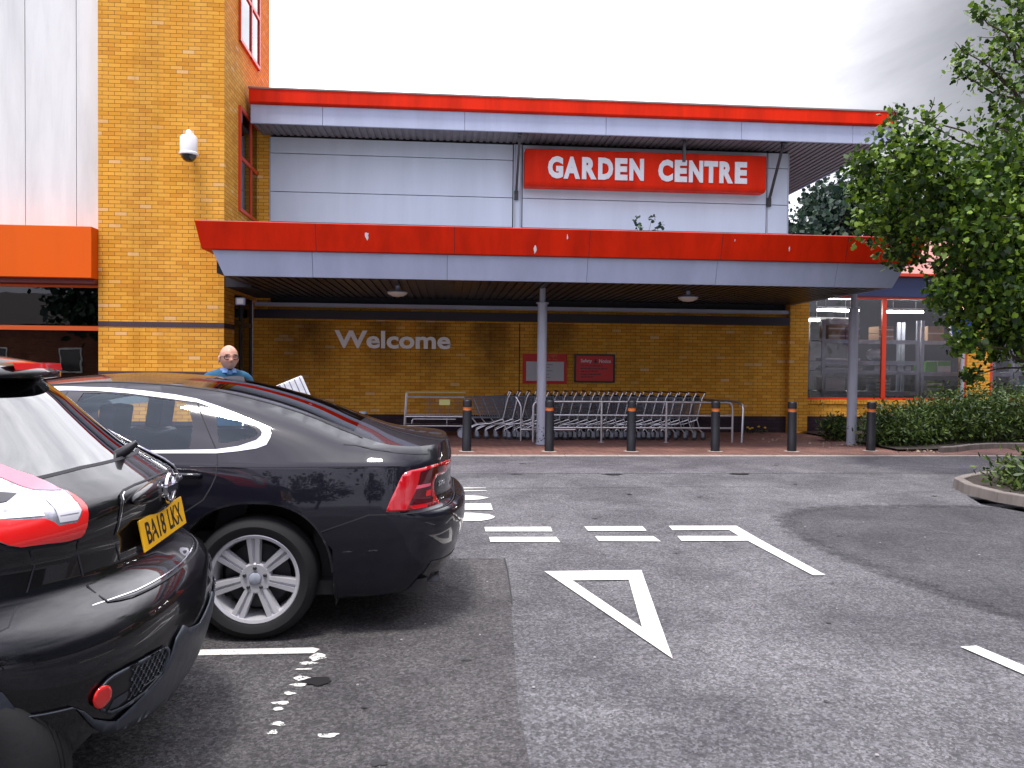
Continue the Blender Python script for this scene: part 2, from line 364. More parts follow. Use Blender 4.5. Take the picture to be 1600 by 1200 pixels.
def paving(t, b):
    p = pos(t); mp_ = nd(t, 'ShaderNodeMapping', {'Vector': p, 'Rotation': (0,0,R(45))})
    br = nd(t, 'ShaderNodeTexBrick', {'Vector': mp_.outputs[0], 'Color1': (.20,.085,.065,1), 'Color2': (.30,.145,.11,1), 'Mortar': (.03,.02,.02,1), 'Scale': 1.0, 'Mortar Size': .006, 'Mortar Smooth': .2, 'Brick Width': .2, 'Row Height': .1})
    c = mixc(t, ramp(t, noise(t, p, 1.4, 5, .6), [(.35, (.55,.55,.55)), (.65, (0,0,0))]), br.outputs['Color'], (.07,.035,.03))
    c = mixc(t, ramp(t, noise(t, p, 9, 4, .6), [(.30, (.6,.6,.6)), (.42, (0,0,0))]), c, (.05,.03,.03))
    t.links.new(c, b.inputs['Base Color'])
    bump(t, b, br.outputs['Fac'], -.5, .005)
M['paving'] = mat('red_block_paving', (.25,.1,.08), .8, build=paving)
m = MB(); m.box(-30, 40, 13.52, 40, -.3, .02); o = m.build('pavement', M['paving']); tag(o, kind='structure')
M['kerb'] = weathered('concrete_kerb', (.42,.37,.33), .85, .35, 3)
m = MB()
for i in range(44): m.box(-30+i*.915, -30+i*.915+.91, 13.38, 13.52, -.3, .016)
o = m.build('kerb', M['kerb'], bevel=.008); tag(o, kind='structure')

def wornpaint(name, wear_lo, wear_hi, col=(.66,.65,.61)):
    m = bpy.data.materials.new(name); m.use_nodes = True; t = m.node_tree; b = t.nodes['Principled BSDF']
    p = pos(t); n1 = noise(t, p, 26, 6, .65); n2 = noise(t, p, 120, 3, .6)
    b.inputs['Roughness'].default_value = .7
    t.links.new(ramp(t, n2, [(.3, tuple(x*.78 for x in col)), (.6, col)]), b.inputs['Base Color'])
    tr = t.nodes.new('ShaderNodeBsdfTransparent'); ms = t.nodes.new('ShaderNodeMixShader')
    s = nd(t, 'ShaderNodeMath', {0: n1, 1: n2, 2: 0}, operation='ADD'); 
    t.links.new(ramp(t, nd(t, 'ShaderNodeMath', {0: s.outputs[0], 1: .5}, operation='MULTIPLY').outputs[0], [(wear_lo, (0,0,0)), (wear_hi, (1,1,1))]), ms.inputs[0])
    t.links.new(tr.outputs[0], ms.inputs[1]); t.links.new(b.outputs[0], ms.inputs[2]); t.links.new(ms.outputs[0], t.nodes['Material Output'].inputs[0]); return m
M['line'] = wornpaint('road_paint', .365, .425); M['line_worn'] = wornpaint('worn_road_paint', .44, .47)
def marking(name, polys, label, m='line', z=.0025, group=None):
    b = MB()
    for p in polys: b.add([(x, y, z) for x, y in p], [tuple(range(len(p)))])
    o = b.build(name, M[m], recalc=False); return tag(o, label, 'road marking', group)
A, B, C = (.736,5.86), (1.468,5.86), (1.19,4.06); a, b_, c = (.905,5.60), (1.312,5.60), (1.152,4.56)
marking('give_way_triangle', [[A, B, b_, a], [B, C, c, b_], [C, A, a, c]], 'hollow white give way triangle painted on the asphalt, its point towards the camera')
for i, (x0, x1) in enumerate([(.37,.985),(1.32,1.87)]):
    lab = ['beside the rear bumper of the black saloon', 'between the saloon side dash and the angled corner line'][i]
    marking('give_way_dash', [[(x0,7.30),(x1,7.28),(x1+.01,7.49),(x0,7.5)]], 'far white give way dash '+lab, group='give way dashes')
    marking('give_way_dash', [[(x0+.02,6.86),(x1+.01,6.83),(x1,7.04),(x0+.02,7.06)]], 'near white give way dash '+lab, group='give way dashes')
marking('corner_line', [[(2.12,7.30),(2.66,7.29),(2.80,7.48),(2.14,7.50)], [(2.66,7.29),(2.655,7.0),(2.69,6.0),(2.705,5.66),(2.80,5.66),(2.79,6.9),(2.80,7.48)], [(2.07,6.84),(2.665,6.83),(2.66,7.02),(2.09,7.04)]], 'white double road line that turns a corner into one long angled stripe')
marking('lane_dash', [[(2.83,4.15),(2.93,4.16),(3.08,3.3),(3.22,2.5),(3.12,2.5),(2.97,3.3)]], 'white lane dash at the right beyond the triangle, running off the picture')
marking('bay_line', [[(-4.6,4.24),(-.68,4.24),(-.66,4.30),(-.70,4.325),(-4.6,4.325)]], 'white parking bay line between the two black cars')
def frag(cx, cy, rx, ry): return [(cx+rx*math.cos(2*math.pi*k/11)*rng.uniform(.5,1.25), cy+ry*math.sin(2*math.pi*k/11)*rng.uniform(.45,1)) for k in range(11)]
marking('bay_end_line', [frag(-.66,4.19,.055,.075), frag(-.69,4.10,.05,.03), frag(-.70,4.02,.06,.014), frag(-.69,3.90,.05,.035), frag(-.68,3.82,.045,.03), frag(-.71,3.72,.03,.03), frag(-.72,3.62,.05,.035), frag(-.73,3.56,.03,.02), frag(-.69,3.41,.03,.03), frag(-.70,3.33,.02,.03), frag(-.47,3.29,.05,.03), frag(-.70,2.9,.03,.04)], 'faint worn fragments of white line running towards the camera from the bay line end', 'line_worn')
def tp(x, z, d): return (.50-z, 7.79+x, .0025+d*0)
text_mesh('slow_lettering', [('S', 0, .47, 0, 1.55), ('L', .61, 1.0, 0, 1.55), ('O', 1.16, 1.62, 0, 1.55), ('W', 1.74, 2.28, 0, 1.55)], M['line'], None, tp, extrude=0, bold=.035)
o = COL.objects['slow_lettering']; tag(o, 'white SLOW lettering painted on the road, half hidden behind the saloon', 'road marking')
# stains, cracks and bits
stain = mat('oil_stain', (.012,.011,.012), .45)
def blob(cx, cy, rx, ry, n=22, j=.3):
    return [(cx+rx*math.cos(2*math.pi*k/n)*(1+rng.uniform(-j, j)), cy+ry*math.sin(2*math.pi*k/n)*(1+rng.uniform(-j, j))) for k in range(n)]
b = MB(); b.add([(x, y, .0045) for x, y in blob(-.60,3.86,.065,.05)], [tuple(range(22))]); o = b.build('oil_stain', stain); tag(o, 'small black oil stain beside the worn bay line', 'stain')
b = MB()
for cx, cy, r in [(2.35,11.15,.16),(4.25,11.2,.2),(.98,11.2,.1),(1.9,6.4,.03),(2.75,5.45,.025),(1.05,4.9,.05),(5.9,9.2,.05),(3.0,9.2,.05)]:
    b.add([(x, y, .0015) for x, y in blob(cx, cy, r, r*.35, 12, .5)], [tuple(range(12))])
for cx, cy, r in [(.12,4.1,.05),(-.25,3.05,.07),(.05,5.5,.06),(-.35,3.55,.03),(1.5,7.9,.06),(2.2,9.4,.07),(3.6,7.0,.06),(2.3,4.6,.035),(1.75,3.5,.03),(4.6,10.2,.08),(1.2,12.4,.09),(5.2,12.2,.1)]:
    b.add([(x, y, .0018) for x, y in blob(cx, cy, r*.5, r*.3, 14, .45)], [tuple(range(14))])
for pts in ([(.1,6.265),(.22,6.28),(.35,6.262),(.47,6.27)], [(.47,6.27),(.465,5.9),(.45,5.5),(.432,5.1)], [(-.6,9.86),(1.5,9.93),(3.0,10.0),(4.6,9.95)]):
    for p, q in zip(pts, pts[1:]):
        n_ = Vector((-(q[1]-p[1]), q[0]-p[0])).normalized()*.006
        b.add([(p[0]+n_.x, p[1]+n_.y, .0015), (q[0]+n_.x, q[1]+n_.y, .0015), (q[0]-n_.x, q[1]-n_.y, .0015), (p[0]-n_.x, p[1]-n_.y, .0015)], [(0,1,2,3)])
o = b.build('road_cracks', stain); tag(o, kind='structure')
# light flecks: chippings and paint crumbs
b = MB()
for _ in range(70):
    x, y = rng.uniform(-.9, 4.5), rng.uniform(2.6, 10); r = rng.uniform(.003, .010)
    z0 = .0006
    b.lathe((x, y, z0), [(0.0001, r*.5), (r*.7, r*.35), (r, 0)], 5)
o = b.build('loose_chippings', mat('chipping', (.30,.29,.29), .8)); tag(o, kind='stuff')

# planted islands on the right: kerb stones and soil
M['kerb_dark'] = weathered('weathered_kerb', (.20,.175,.155), .9, .4, 4)
def island(name, pts, h=.12, wd=.13, inner=None):
    """kerb stones along an open polyline, soil behind it"""
    b = MB(); P_ = [Vector(p) for p in pts]
    for p, q in zip(P_, P_[1:]):
        d = (q-p); L = d.length; d.normalize(); n_ = Vector((-d.y, d.x)); k = max(1, round(L/.9)); s = L/k
        for i in range(k):
            a0, a1 = p+d*(i*s+.004), p+d*((i+1)*s-.004)
            b.add([(a0.x,a0.y,-.05),(a1.x,a1.y,-.05),(a1.x+n_.x*wd,a1.y+n_.y*wd,-.05),(a0.x+n_.x*wd,a0.y+n_.y*wd,-.05),
                   (a0.x+n_.x*.02,a0.y+n_.y*.02,h),(a1.x+n_.x*.02,a1.y+n_.y*.02,h),(a1.x+n_.x*wd,a1.y+n_.y*wd,h),(a0.x+n_.x*wd,a0.y+n_.y*wd,h)],
                  [(0,3,2,1),(4,5,6,7),(0,1,5,4),(1,2,6,5),(2,3,7,6),(3,0,4,7)])
    return tag(b.build(name, M['kerb_dark'], bevel=.012), kind='structure')
arc = [(14,6.0),(9.0,7.15),(7.2,7.75),(6.55,8.2),(6.36,8.75),(6.40,9.4),(6.62,9.95),(6.95,10.25),(7.5,10.6),(9,11.3),(14,13.2)][::-1]
island('planter_kerb', arc)
soil = mat('soil', (.035,.026,.02), .95, build=lambda t, b: bump(t, b, noise(t, pos(t), 20, 5), .8, .03))
sheet('planter_soil', [(14,6.15),(9.05,7.28),(7.3,7.87),(6.7,8.25),(6.5,8.78),(6.53,9.35),(6.72,9.85),(7.0,10.12),(7.55,10.47),(9.05,11.15),(14,13.05)], .095, soil)
island('bed_kerb', [(9.0,13.98),(9.35,14.12),(9.9,14.5),(10.5,14.75),(22,15.1)][::-1])
sheet('bed_soil', [(8.3,14.05),(9.0,14.12),(9.3,14.26),(9.85,14.62),(10.5,14.9),(22,15.2),(22,18.2),(8.3,18.2)], .06, soil)
# ------------------------------------------------------------------ the store: tower, left wing, garden centre block, right wing, canopy
T = thing('brick_tower', (-5.4,15.7,0), 'tall yellow brick tower with red framed side windows and a dark brick band', 'tower')
m = MB(); m.box(-6.55,-4.24,15.7,16.45,.40,1.27); m.box(-6.55,-4.24,15.7,16.45,1.345,2.19); m.box(-6.55,-4.24,15.7,16.45,2.29,2.95); m.box(-6.55,-4.24,15.7,19.55,2.95,10.4)
m.box(-4.24,-3.93,18.25,18.6,2.872,6.95)
m.build('wall', M['brick'], T)
m = MB(); m.box(-6.553,-4.237,15.697,16.453,2.19,2.29); m.build('brick_band', M['band'], T)
m = MB(); m.box(-6.553,-4.237,15.697,16.453,1.27,1.345); m.build('brick_band', M['band'], T)
m = MB(); m.box(-6.56,-4.23,15.69,16.46,0,.40); m.build('plinth', M['plinth'], T)
for z0, z1, zt in ((4.62,6.75,None),(8.05,10.2,None)):
    y0, y1 = 16.72, 18.42; X = -4.24
    m = MB()
    for yy in (y0, y1-.07, (y0+y1)/2+.05): m.box(X, X+.05, yy, yy+.07, z0, z1)
    for zz in (z0, z1-.07, z0+(z1-z0)*.5): m.box(X+.002, X+.048, y0+.004, y1-.004, zz, zz+.07)
    fr = m.build('window', M['winred'], T)
    m = MB(); m.box(X+.012, X+.022, y0+.03, y1-.03, z0+.03, z1-.03); m.build('pane', M['glass_dark'], fr)
    m = MB(); m.box(X+.003, X+.008, y0+.02, y1-.02, z0+.02, z1-.02); m.build('blind', M['dark_void'], fr)
m = MB(); m.box(-4.40,-4.34,16.46,18.24,0.02,2.93); o = m.build('entrance_door', M['glass_dark'], T)
m = MB()
for yy in (16.46,17.3,17.36,18.18): m.box(-4.43,-4.31,yy,yy+.06,.02,2.93)
m.box(-4.425,-4.315,16.5,18.2,2.3,2.4); m.build('door_frame', M['dark_steel'], o)
m = MB(); m.box(-6.5,-4.5,16.47,18.24,.03,2.94); m.build('lobby', M['dark_void'], T)

L = thing('white_clad_wing', (-11,15.9,0), 'white panelled left wing with bright orange fascia over dark shop windows', 'building')
m = MB()
xs = [-20,-18.9,-17.8,-16.7,-15.6,-14.5,-13.4,-12.3,-11.2,-10.1,-9.0,-7.98,-7.05,-6.555]
for a, b2 in zip(xs, xs[1:]): m.box(a+.006, b2-.006, 15.95, 16.1, 4.0, 10.2)
m.build('cladding', M['white_clad'], L, bevel=.004)
m = MB(); m.box(-20,-6.56,16.1,30,0,10.1); m.build('core', M['seam'], L)
m = MB(); m.box(-20,-6.5535,15.42,15.94,3.07,4.02); m.build('fascia', M['orange'], L, bevel=.01)
m = MB(); m.box(-20,-6.556,15.55,15.94,2.98,3.068); m.build('soffit_trim', mat('dark_red_trim',(.12,.012,.008),.5), L)
m = MB(); m.box(-20,-6.56,15.86,15.93,2.115,2.20); m.box(-20,-6.56,15.86,15.93,.93,1.0); m.box(-20,-6.56,15.86,15.93,2.93,2.975)
for x in (-8.9,-11.3,-13.7,-16.1): m.box(x-.035,x+.035,15.865,15.925,1.0,2.93)
fr = m.build('window', M['winorange'], L)
m = MB(); m.box(-20,-6.56,15.90,15.91,.95,2.95); m.build('pane', M['glass_dark'], fr)
m = MB(); m.box(-20,-6.56,15.8,16.09,0,.93); m.build('plinth', M['plinth'], L)

G = thing('garden_centre_block', (2,18.25,0), 'grey metal clad garden centre upper storey over an orange brick wall with red roof edge', 'building')
m = MB(); m.box(-4.3,7.985,18.25,18.55,.40,2.87); m.box(7.985,8.44,18.10,18.55,.02,3.2)
m.build('brick_wall', M['brick'], G)
m = MB(); m.box(-4.3,7.984,18.245,18.55,.02,.40); m.build('plinth', M['plinth'], G)
def stain_shade_mat():
    m = bpy.data.materials.new('wall_stain_shade'); m.use_nodes = True; t = m.node_tree; b = t.nodes['Principled BSDF']; b.inputs['Base Color'].default_value = (.035,.014,.008,1); b.inputs['Roughness'].default_value = .8
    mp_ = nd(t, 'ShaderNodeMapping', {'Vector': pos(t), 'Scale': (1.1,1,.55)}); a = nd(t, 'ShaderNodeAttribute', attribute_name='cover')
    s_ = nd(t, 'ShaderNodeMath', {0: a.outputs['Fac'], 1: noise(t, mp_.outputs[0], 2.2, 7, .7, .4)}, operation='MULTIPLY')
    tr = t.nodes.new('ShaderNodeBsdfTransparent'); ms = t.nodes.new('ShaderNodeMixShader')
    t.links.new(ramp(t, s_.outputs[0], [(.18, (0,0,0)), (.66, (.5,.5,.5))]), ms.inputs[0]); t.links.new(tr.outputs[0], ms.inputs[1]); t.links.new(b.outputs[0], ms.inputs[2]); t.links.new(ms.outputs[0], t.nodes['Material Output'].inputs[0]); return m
M['stain_shade'] = stain_shade_mat()
for x0, x1, z0, z1 in ((-4.2,-2.2,.45,2.5),(-2.0,-.9,.5,2.5),(-.9,.25,.9,2.5),(.35,1.62,.45,2.5),(1.75,3.2,1.0,2.5)):  # dark wall stains, denser upwards to paint in the shade under the canopy
    nx_, nz_ = 14, 14; me = bpy.data.meshes.new('wall_stain_shade'); V = []; cv = []
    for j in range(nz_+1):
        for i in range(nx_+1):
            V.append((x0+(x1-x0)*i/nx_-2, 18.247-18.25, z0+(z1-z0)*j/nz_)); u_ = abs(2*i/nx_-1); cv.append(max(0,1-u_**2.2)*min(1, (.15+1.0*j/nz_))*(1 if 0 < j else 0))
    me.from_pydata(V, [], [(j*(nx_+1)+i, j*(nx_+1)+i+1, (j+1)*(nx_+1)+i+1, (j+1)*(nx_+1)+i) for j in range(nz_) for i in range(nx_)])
    at = me.attributes.new('cover', 'FLOAT', 'POINT'); at.data.foreach_set('value', cv); link('wall_stain_shade', me, M['stain_shade'], G)
m = MB(); m.box(-4.24,7.98,18.16,18.249,2.80,2.88); m.build('wall_trim', M['grey_panel'], G)
m = MB(); m.box(-4.24,7.98,18.10,18.249,2.53,2.72); m.build('shutter_box', mat('shutter_box',(.022,.016,.028),.5), G)
m = MB(); m.box(1.655,1.675,18.243,18.252,.42,2.5); m.build('expansion_joint', M['seam'], G)
m = MB()
zs = [3.2,4.68,5.35,6.20,6.56]
for xa, xb in ((-3.93,1.47),(1.70,7.42),(7.46,7.95)):
    for za, zb in zip(zs, zs[1:]): m.box(xa, xb-.004, 18.25, 18.32, za+.008, zb-.008)
m.box(1.49,1.68,18.245,18.32,3.2,6.56); 
m.build('cladding', M['grey_clad'], G, bevel=.003)
m = MB(); m.box(-3.93,7.95,18.32,24,2.9,6.95); m.build('core', M['seam'], G)
for q_ in ((1.505,1.53,18.225,18.244),(1.64,1.665,18.225,18.244),(7.425,7.445,18.23,18.26),(7.93,7.96,18.24,18.3),(-3.95,-3.92,18.235,18.3)):
    m = MB(); m.box(*q_,3.22,6.54); m.build('cover_strip', M['steel'], G)
# roof
rf = MB(); rf.prism([(17.22,6.985),(17.30,6.96),(26,6.96),(26,7.30),(17.22,7.27)], -4.16, 9.98, 'YZ'); roof = rf.build('roof', M['red'], G, bevel=.012)
m = MB()
for a, b2 in zip([-4.14,-2.65,.35,3.42,6.45,9.0,9.82], [-2.65,.35,3.42,6.45,9.0,9.82,9.9]): m.box(a+.004, b2-.004, 17.30, 17.36, 6.57, 6.955)
m.box(9.84,9.90,17.37,26,6.575,6.955); m.build('fascia', M['grey_panel'], roof, bevel=.003)
m = MB()
x = -4.1
while x < 9.8:
    m.box(x, x+.085, 17.37, 18.24 if x < 7.9 else 25.9, 6.585, 6.60); m.box(x+.085, x+.15, 17.37, 18.24 if x < 7.9 else 25.9, 6.605, 6.62); x += .15
m.build('soffit', M['soffit'], roof)
m = MB(); m.box(-4.1,9.86,17.365,17.369,6.60,6.95); m.build('fascia_backing', M['seam'], roof)
# roof gutter line on top edge
m = MB(); m.box(-4.17,9.99,17.205,17.26,7.262,7.295); m.build('gutter_lip', weathered('grey_lip',(.25,.22,.2),.6), roof)
# struts from the soffit back to the wall
for x in (1.55,7.47):
    m = MB(); m.bar((x,17.42,6.58),(x,18.22,5.42),.05,.05); m.box(x-.045,x+.045,18.18,18.245,5.3,5.5); m.box(x-.04,x+.04,17.38,17.5,6.50,6.583); m.build('strut', M['dark_steel'], G)
m = MB(); m.box(5.20,5.26,17.50,17.56,6.10,6.584); m.build('sign_hanger', M['dark_steel'], G)

# entrance canopy
Cn = thing('entrance_canopy', (2,14.6,0), 'flat entrance canopy with red top edge and grey fascia over the trolley bay', 'canopy')
m = MB(); m.add([(-4.16,13.62,3.87),(8.50,13.62,3.87),(8.40,13.74,3.42),(-4.08,13.74,3.42), (-4.16,18.24,3.87),(8.50,18.24,3.87),(8.40,18.24,3.42),(-4.08,18.24,3.42)],
    [(0,1,2,3),(4,7,6,5),(0,4,5,1),(3,2,6,7),(0,3,7,4),(1,5,6,2)])
can = m.build('red_fascia', M['red'], Cn, bevel=.012)
m = MB()
m = MB(); m.box(-4.10,8.44,13.68,18.22,3.871,3.885); m.build('roof_membrane', weathered('grey_roof_felt',(.30,.31,.33),.85,.3,2), Cn)
m = MB()
cuts = [-3.93,-2.28,.0,2.44,4.75,6.95,8.22]
def fx(x, k):   # taper of the two ends
    if x <= -3.9: return -3.93+.17*k
    if x >= 8.2: return 8.23-.19*k
    return x
for a, b2 in zip(cuts, cuts[1:]):
    za, zb = 3.415, 3.0
    vs = [(fx(a,0)+.003,13.80,za),(fx(b2,0)-.003,13.80,za),(fx(b2,1)-.003,13.92,zb),(fx(a,1)+.003,13.92,zb)]
    vs += [(x, y+.05, z) for x, y, z in vs]
    m.add(vs, [(0,1,2,3),(4,7,6,5),(0,4,5,1),(3,2,6,7),(0,3,7,4),(1,5,6,2)])
m.add([(8.225,13.86,3.41),(8.225,18.2,3.41),(8.035,18.2,3.005),(8.035,13.97,3.005),(8.18,13.86,3.41),(8.18,18.2,3.41),(7.99,18.2,3.005),(7.99,13.97,3.005)], [(0,1,2,3),(4,7,6,5),(0,4,5,1),(3,2,6,7),(0,3,7,4),(1,5,6,2)])
m.build('grey_fascia', M['grey_panel'], Cn, bevel=.003)
m = MB(); x = -3.7
while x < 7.95:
    m.box(x, x+.10, 13.98, 18.15, 3.01, 3.03); m.box(x+.10, x+.16, 13.98, 18.15, 3.035, 3.05); x += .16
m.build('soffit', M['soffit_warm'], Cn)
m = MB(); m.box(-3.72,7.98,13.965,13.972,3.05,3.4); m.box(-3.72,7.98,13.98,18.245,3.06,3.38); m.box(-4.232,-3.73,15.72,18.245,2.98,3.40); m.box(-3.90,-3.73,13.99,15.70,3.05,3.40); m.build('core', M['seam'], Cn)
for x in (1.83,8.05):
    m = MB(); m.cyl((x,15.3,.02),(x,15.3,2.72),.092,28); m.cyl((x,15.3,2.74),(x,15.3,3.02),.058,20); m.cyl((x,15.3,2.72),(x,15.3,2.745),.125,28)
    m.cyl((x,15.3,.02),(x,15.3,.05),.105,28)
    c_ = m.build('column', M['steel'], Cn, smooth=True)
    m = MB()
    for _ in range(26 if x < 5 else 8):
        t_ = rng.uniform(math.pi*1.05, math.pi*1.95); z_ = rng.uniform(.06,.38); s_ = rng.uniform(.006,.02)
        m.obox((x+.0925*math.cos(t_), 15.3+.0925*math.sin(t_), z_), (s_*1.6, .003, s_), Matrix.Rotation(t_+math.pi/2, 3, 'Z'))
    m.build('scuff_marks', mat('scuff', (.05,.05,.06), .7), c_)
for x in (-2.2,.12,2.44,4.78,7.05):
    m = MB(); m.add([(x-.004,13.6165,3.866),(x+.004,13.6165,3.866),(x+.004,13.7365,3.424),(x-.004,13.7365,3.424)], [(0,1,2,3)]); m.build('panel_joint', M['seam'], can, recalc=False)
# chipped paint on the red edge
m = MB()
for cx, cz, s_ in [(-1.35,3.70,.10),(1.5,3.52,.09),(2.05,3.75,.05),(6.0,3.62,.06),(5.0,3.75,.03)]:
    yb = 13.62+(3.87-cz)/.45*.12-.004
    P_ = [(cx+s_*.45*math.cos(2*math.pi*k/9)*rng.uniform(.25,1), cz+s_*math.sin(2*math.pi*k/9)*rng.uniform(.3,1)) for k in range(9)]
    m.add([(a, 13.62+(3.87-b2)/.45*.12-.003, b2) for a, b2 in P_], [tuple(range(9))])
m.build('chipped_paint', M['white_paint'], can)
for x, lab in ((-.93,'left of the two oval canopy lights, above the Welcome lettering'), (4.67,'right of the two oval canopy lights, beyond the middle column')):
    l = thing('canopy_light', (x,15.25,3.0), 'pale '+lab, 'light', 'ceiling lights under the canopy')
    m = MB(); m.cyl((x,15.25,2.92),(x,15.25,3.01),.04); m.lathe((x,15.25,2.9), [(.001,.045),(.10,.03),(.19,.0),(.2,-.02)], 28); m.build('housing', M['grey_panel'], l, smooth=True)
    m = MB(); m.lathe((x,15.25,2.9), [(.195,-.02),(.17,-.05),(.10,-.085),(.001,-.10)], 28); m.build('diffuser', mat('opal_diffuser', (.62,.58,.50), .3), l, smooth=True)
l = thing('emergency_light', (-4.0,16.0,2.75), 'small pale emergency light box in the dark doorway corner', 'light')
m = MB(); m.box(-4.1,-3.92,15.98,16.06,2.66,2.80); m.build('housing', M['grey_panel'], l, bevel=.01)
m = MB(); m.box(-4.07,-3.95,15.965,15.979,2.68,2.78); m.build('diffuser', M['white_paint'], l)

# right wing with the shop window
Wg = thing('shop_window_wing', (14,18.3,0), 'brick right wing with big red framed shop windows showing storage racks', 'building')
m = MB(); m.box(8.44,30,18.3,18.6,.40,.80); m.box(12.48,13.06,18.28,18.62,.40,3.3)
for x in (17.2,22.0): m.box(x,x+.55,18.28,18.62,.4,3.3)
m.build('brick_wall', M['brick'], Wg)
m = MB(); m.box(8.44,30,18.29,18.6,.02,.40); m.build('plinth', M['plinth'], Wg)
m = MB(); x = 8.45
while x < 12.45: m.box(x, x+.068, 18.275, 18.5, .70, .80); x += .0765
m.build('soldier_course', M['brick'], Wg)
m = MB(); m.box(8.44,30,18.27,18.6,3.26,3.74); m.build('navy_fascia', M['navy'], Wg)
m = MB(); m.add([(8.44,18.2,3.80),(30,18.2,3.80),(30,19.2,4.75),(8.44,19.2,4.75),(8.44,19.2,3.80),(30,19.2,3.80)], [(0,1,2,3),(0,4,5,1),(0,3,4),(1,5,2),(3,2,5,4)])
m.build('sloping_roof', M['pink'], Wg)
m = MB(); m.box(8.44,30,18.18,18.3,3.74,3.81); m.build('red_trim', M['winred'], Wg)
for xa, xb in ((8.46,12.46),(13.08,17.18),(17.77,21.98)):
    m = MB(); m.box(xa,xb,18.31,18.37,.80,.85); m.box(xa,xb,18.31,18.37,3.20,3.26)
    for xx in (xa,(xa+xb)/2-.11,xb-.06): m.box(xx,xx+(.10 if xx not in (xa,xb-.06) else .06),18.305,18.375,.85,3.20)
    f_ = m.build('window', M['winred'], Wg)
    m = MB(); m.box(xa+.01,xb-.01,18.335,18.345,.82,3.24); m.build('pane', M['glass'], f_)
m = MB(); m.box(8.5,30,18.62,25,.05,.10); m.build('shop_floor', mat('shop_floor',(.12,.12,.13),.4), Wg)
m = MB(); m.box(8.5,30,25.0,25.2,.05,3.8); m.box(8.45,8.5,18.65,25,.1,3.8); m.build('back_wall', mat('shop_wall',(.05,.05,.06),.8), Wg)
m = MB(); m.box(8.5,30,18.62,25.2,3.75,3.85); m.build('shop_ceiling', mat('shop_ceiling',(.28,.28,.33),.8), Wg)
for i, (x, y, z, lx) in enumerate([(9.9,19.6,3.02,1.1),(10.5,21.4,3.5,1.6),(11.6,19.5,3.0,1.0),(12.9,21.6,3.55,.7),(11.6,23.4,3.0,1.5),(14.6,20.6,3.1,1.4)]):
    lab = ['nearest the brick corner', 'high behind the canopy column', 'right of the red mullion', 'at the upper right behind leaves', 'deepest in the shop above the cartons', 'behind the second shop window'][i]
    l = thing('strip_light', (x,y,z), 'white fluorescent strip light inside the shop, '+lab, 'light', 'strip lights inside the shop')
    m = MB(); m.box(x-lx/2,x+lx/2,y-.05,y+.05,z+.02,z+.09); m.cyl((x-lx*.3,y,z+.09),(x-lx*.3,y,3.76),.006,6); m.cyl((x+lx*.3,y,z+.09),(x+lx*.3,y,3.76),.006,6); m.build('fitting', M['white_paint'], l)
    m = MB(); m.box(x-lx/2+.02,x+lx/2-.02,y-.04,y+.04,z-.03,z+.018); m.build('tube', emitmat('lit_tube', (1,.98,.9), 38), l)
# ------------------------------------------------------------------ car bodies
def lerp(x,xs,ys): return float(np.interp(x,xs,ys))
def smooth_tab(xs,ys):
    # monotone-ish cubic (Catmull-Rom / Fritsch) interpolation of a table
    xs=list(xs);ys=list(ys);n=len(xs)
    d=[(ys[i+1]-ys[i])/(xs[i+1]-xs[i]) for i in range(n-1)]
    m=[d[0]]+[0 if d[i-1]*d[i]<=0 else 2*d[i-1]*d[i]/(d[i-1]+d[i]) for i in range(1,n-1)]+[d[-1]]
    def f(x):
        if x<=xs[0]: return ys[0]
        if x>=xs[-1]: return ys[-1]
        i=0
        while x>xs[i+1]: i+=1
        h=xs[i+1]-xs[i]; t=(x-xs[i])/h
        return ((1+2*t)*(1-t)**2)*ys[i]+t*(1-t)**2*h*m[i]+t*t*(3-2*t)*ys[i+1]+t*t*(t-1)*h*m[i+1]
    return f
class Shell:
    """half body: S<-LS front corner, -LS..0 side, 0..LR rear corner to centre line"""
    LS=4.0; LR=1.3
    def nz(s,z): return s.n
    def P(s,S,z):
        n=s.nz(z)
        if S>0:
            p=min(S/s.LR,1)*math.pi/2
            x0=s.x0(z); x=x0+(s.xr(z)-x0)*math.sin(p)**(2/n); y=s.hy(x0,z)*max(math.cos(p),0)**(2/n)
        elif S<-s.LS:
            p=min((-S-s.LS)/s.LR,1)*math.pi/2
            x0=s.x1(z); x=x0+(s.xf(z)-x0)*math.sin(p)**(2/n); y=s.hy(x0,z)*max(math.cos(p),0)**(2/n)
        else:
            a=s.x1(z); x=a+(s.x0(z)-a)*(1+S/s.LS); y=s.hy(x,z)
        return np.array([x,-y,z])
    def S_of(s,x,z):
        a=s.x1(z); return ((x-a)/(s.x0(z)-a)-1)*s.LS
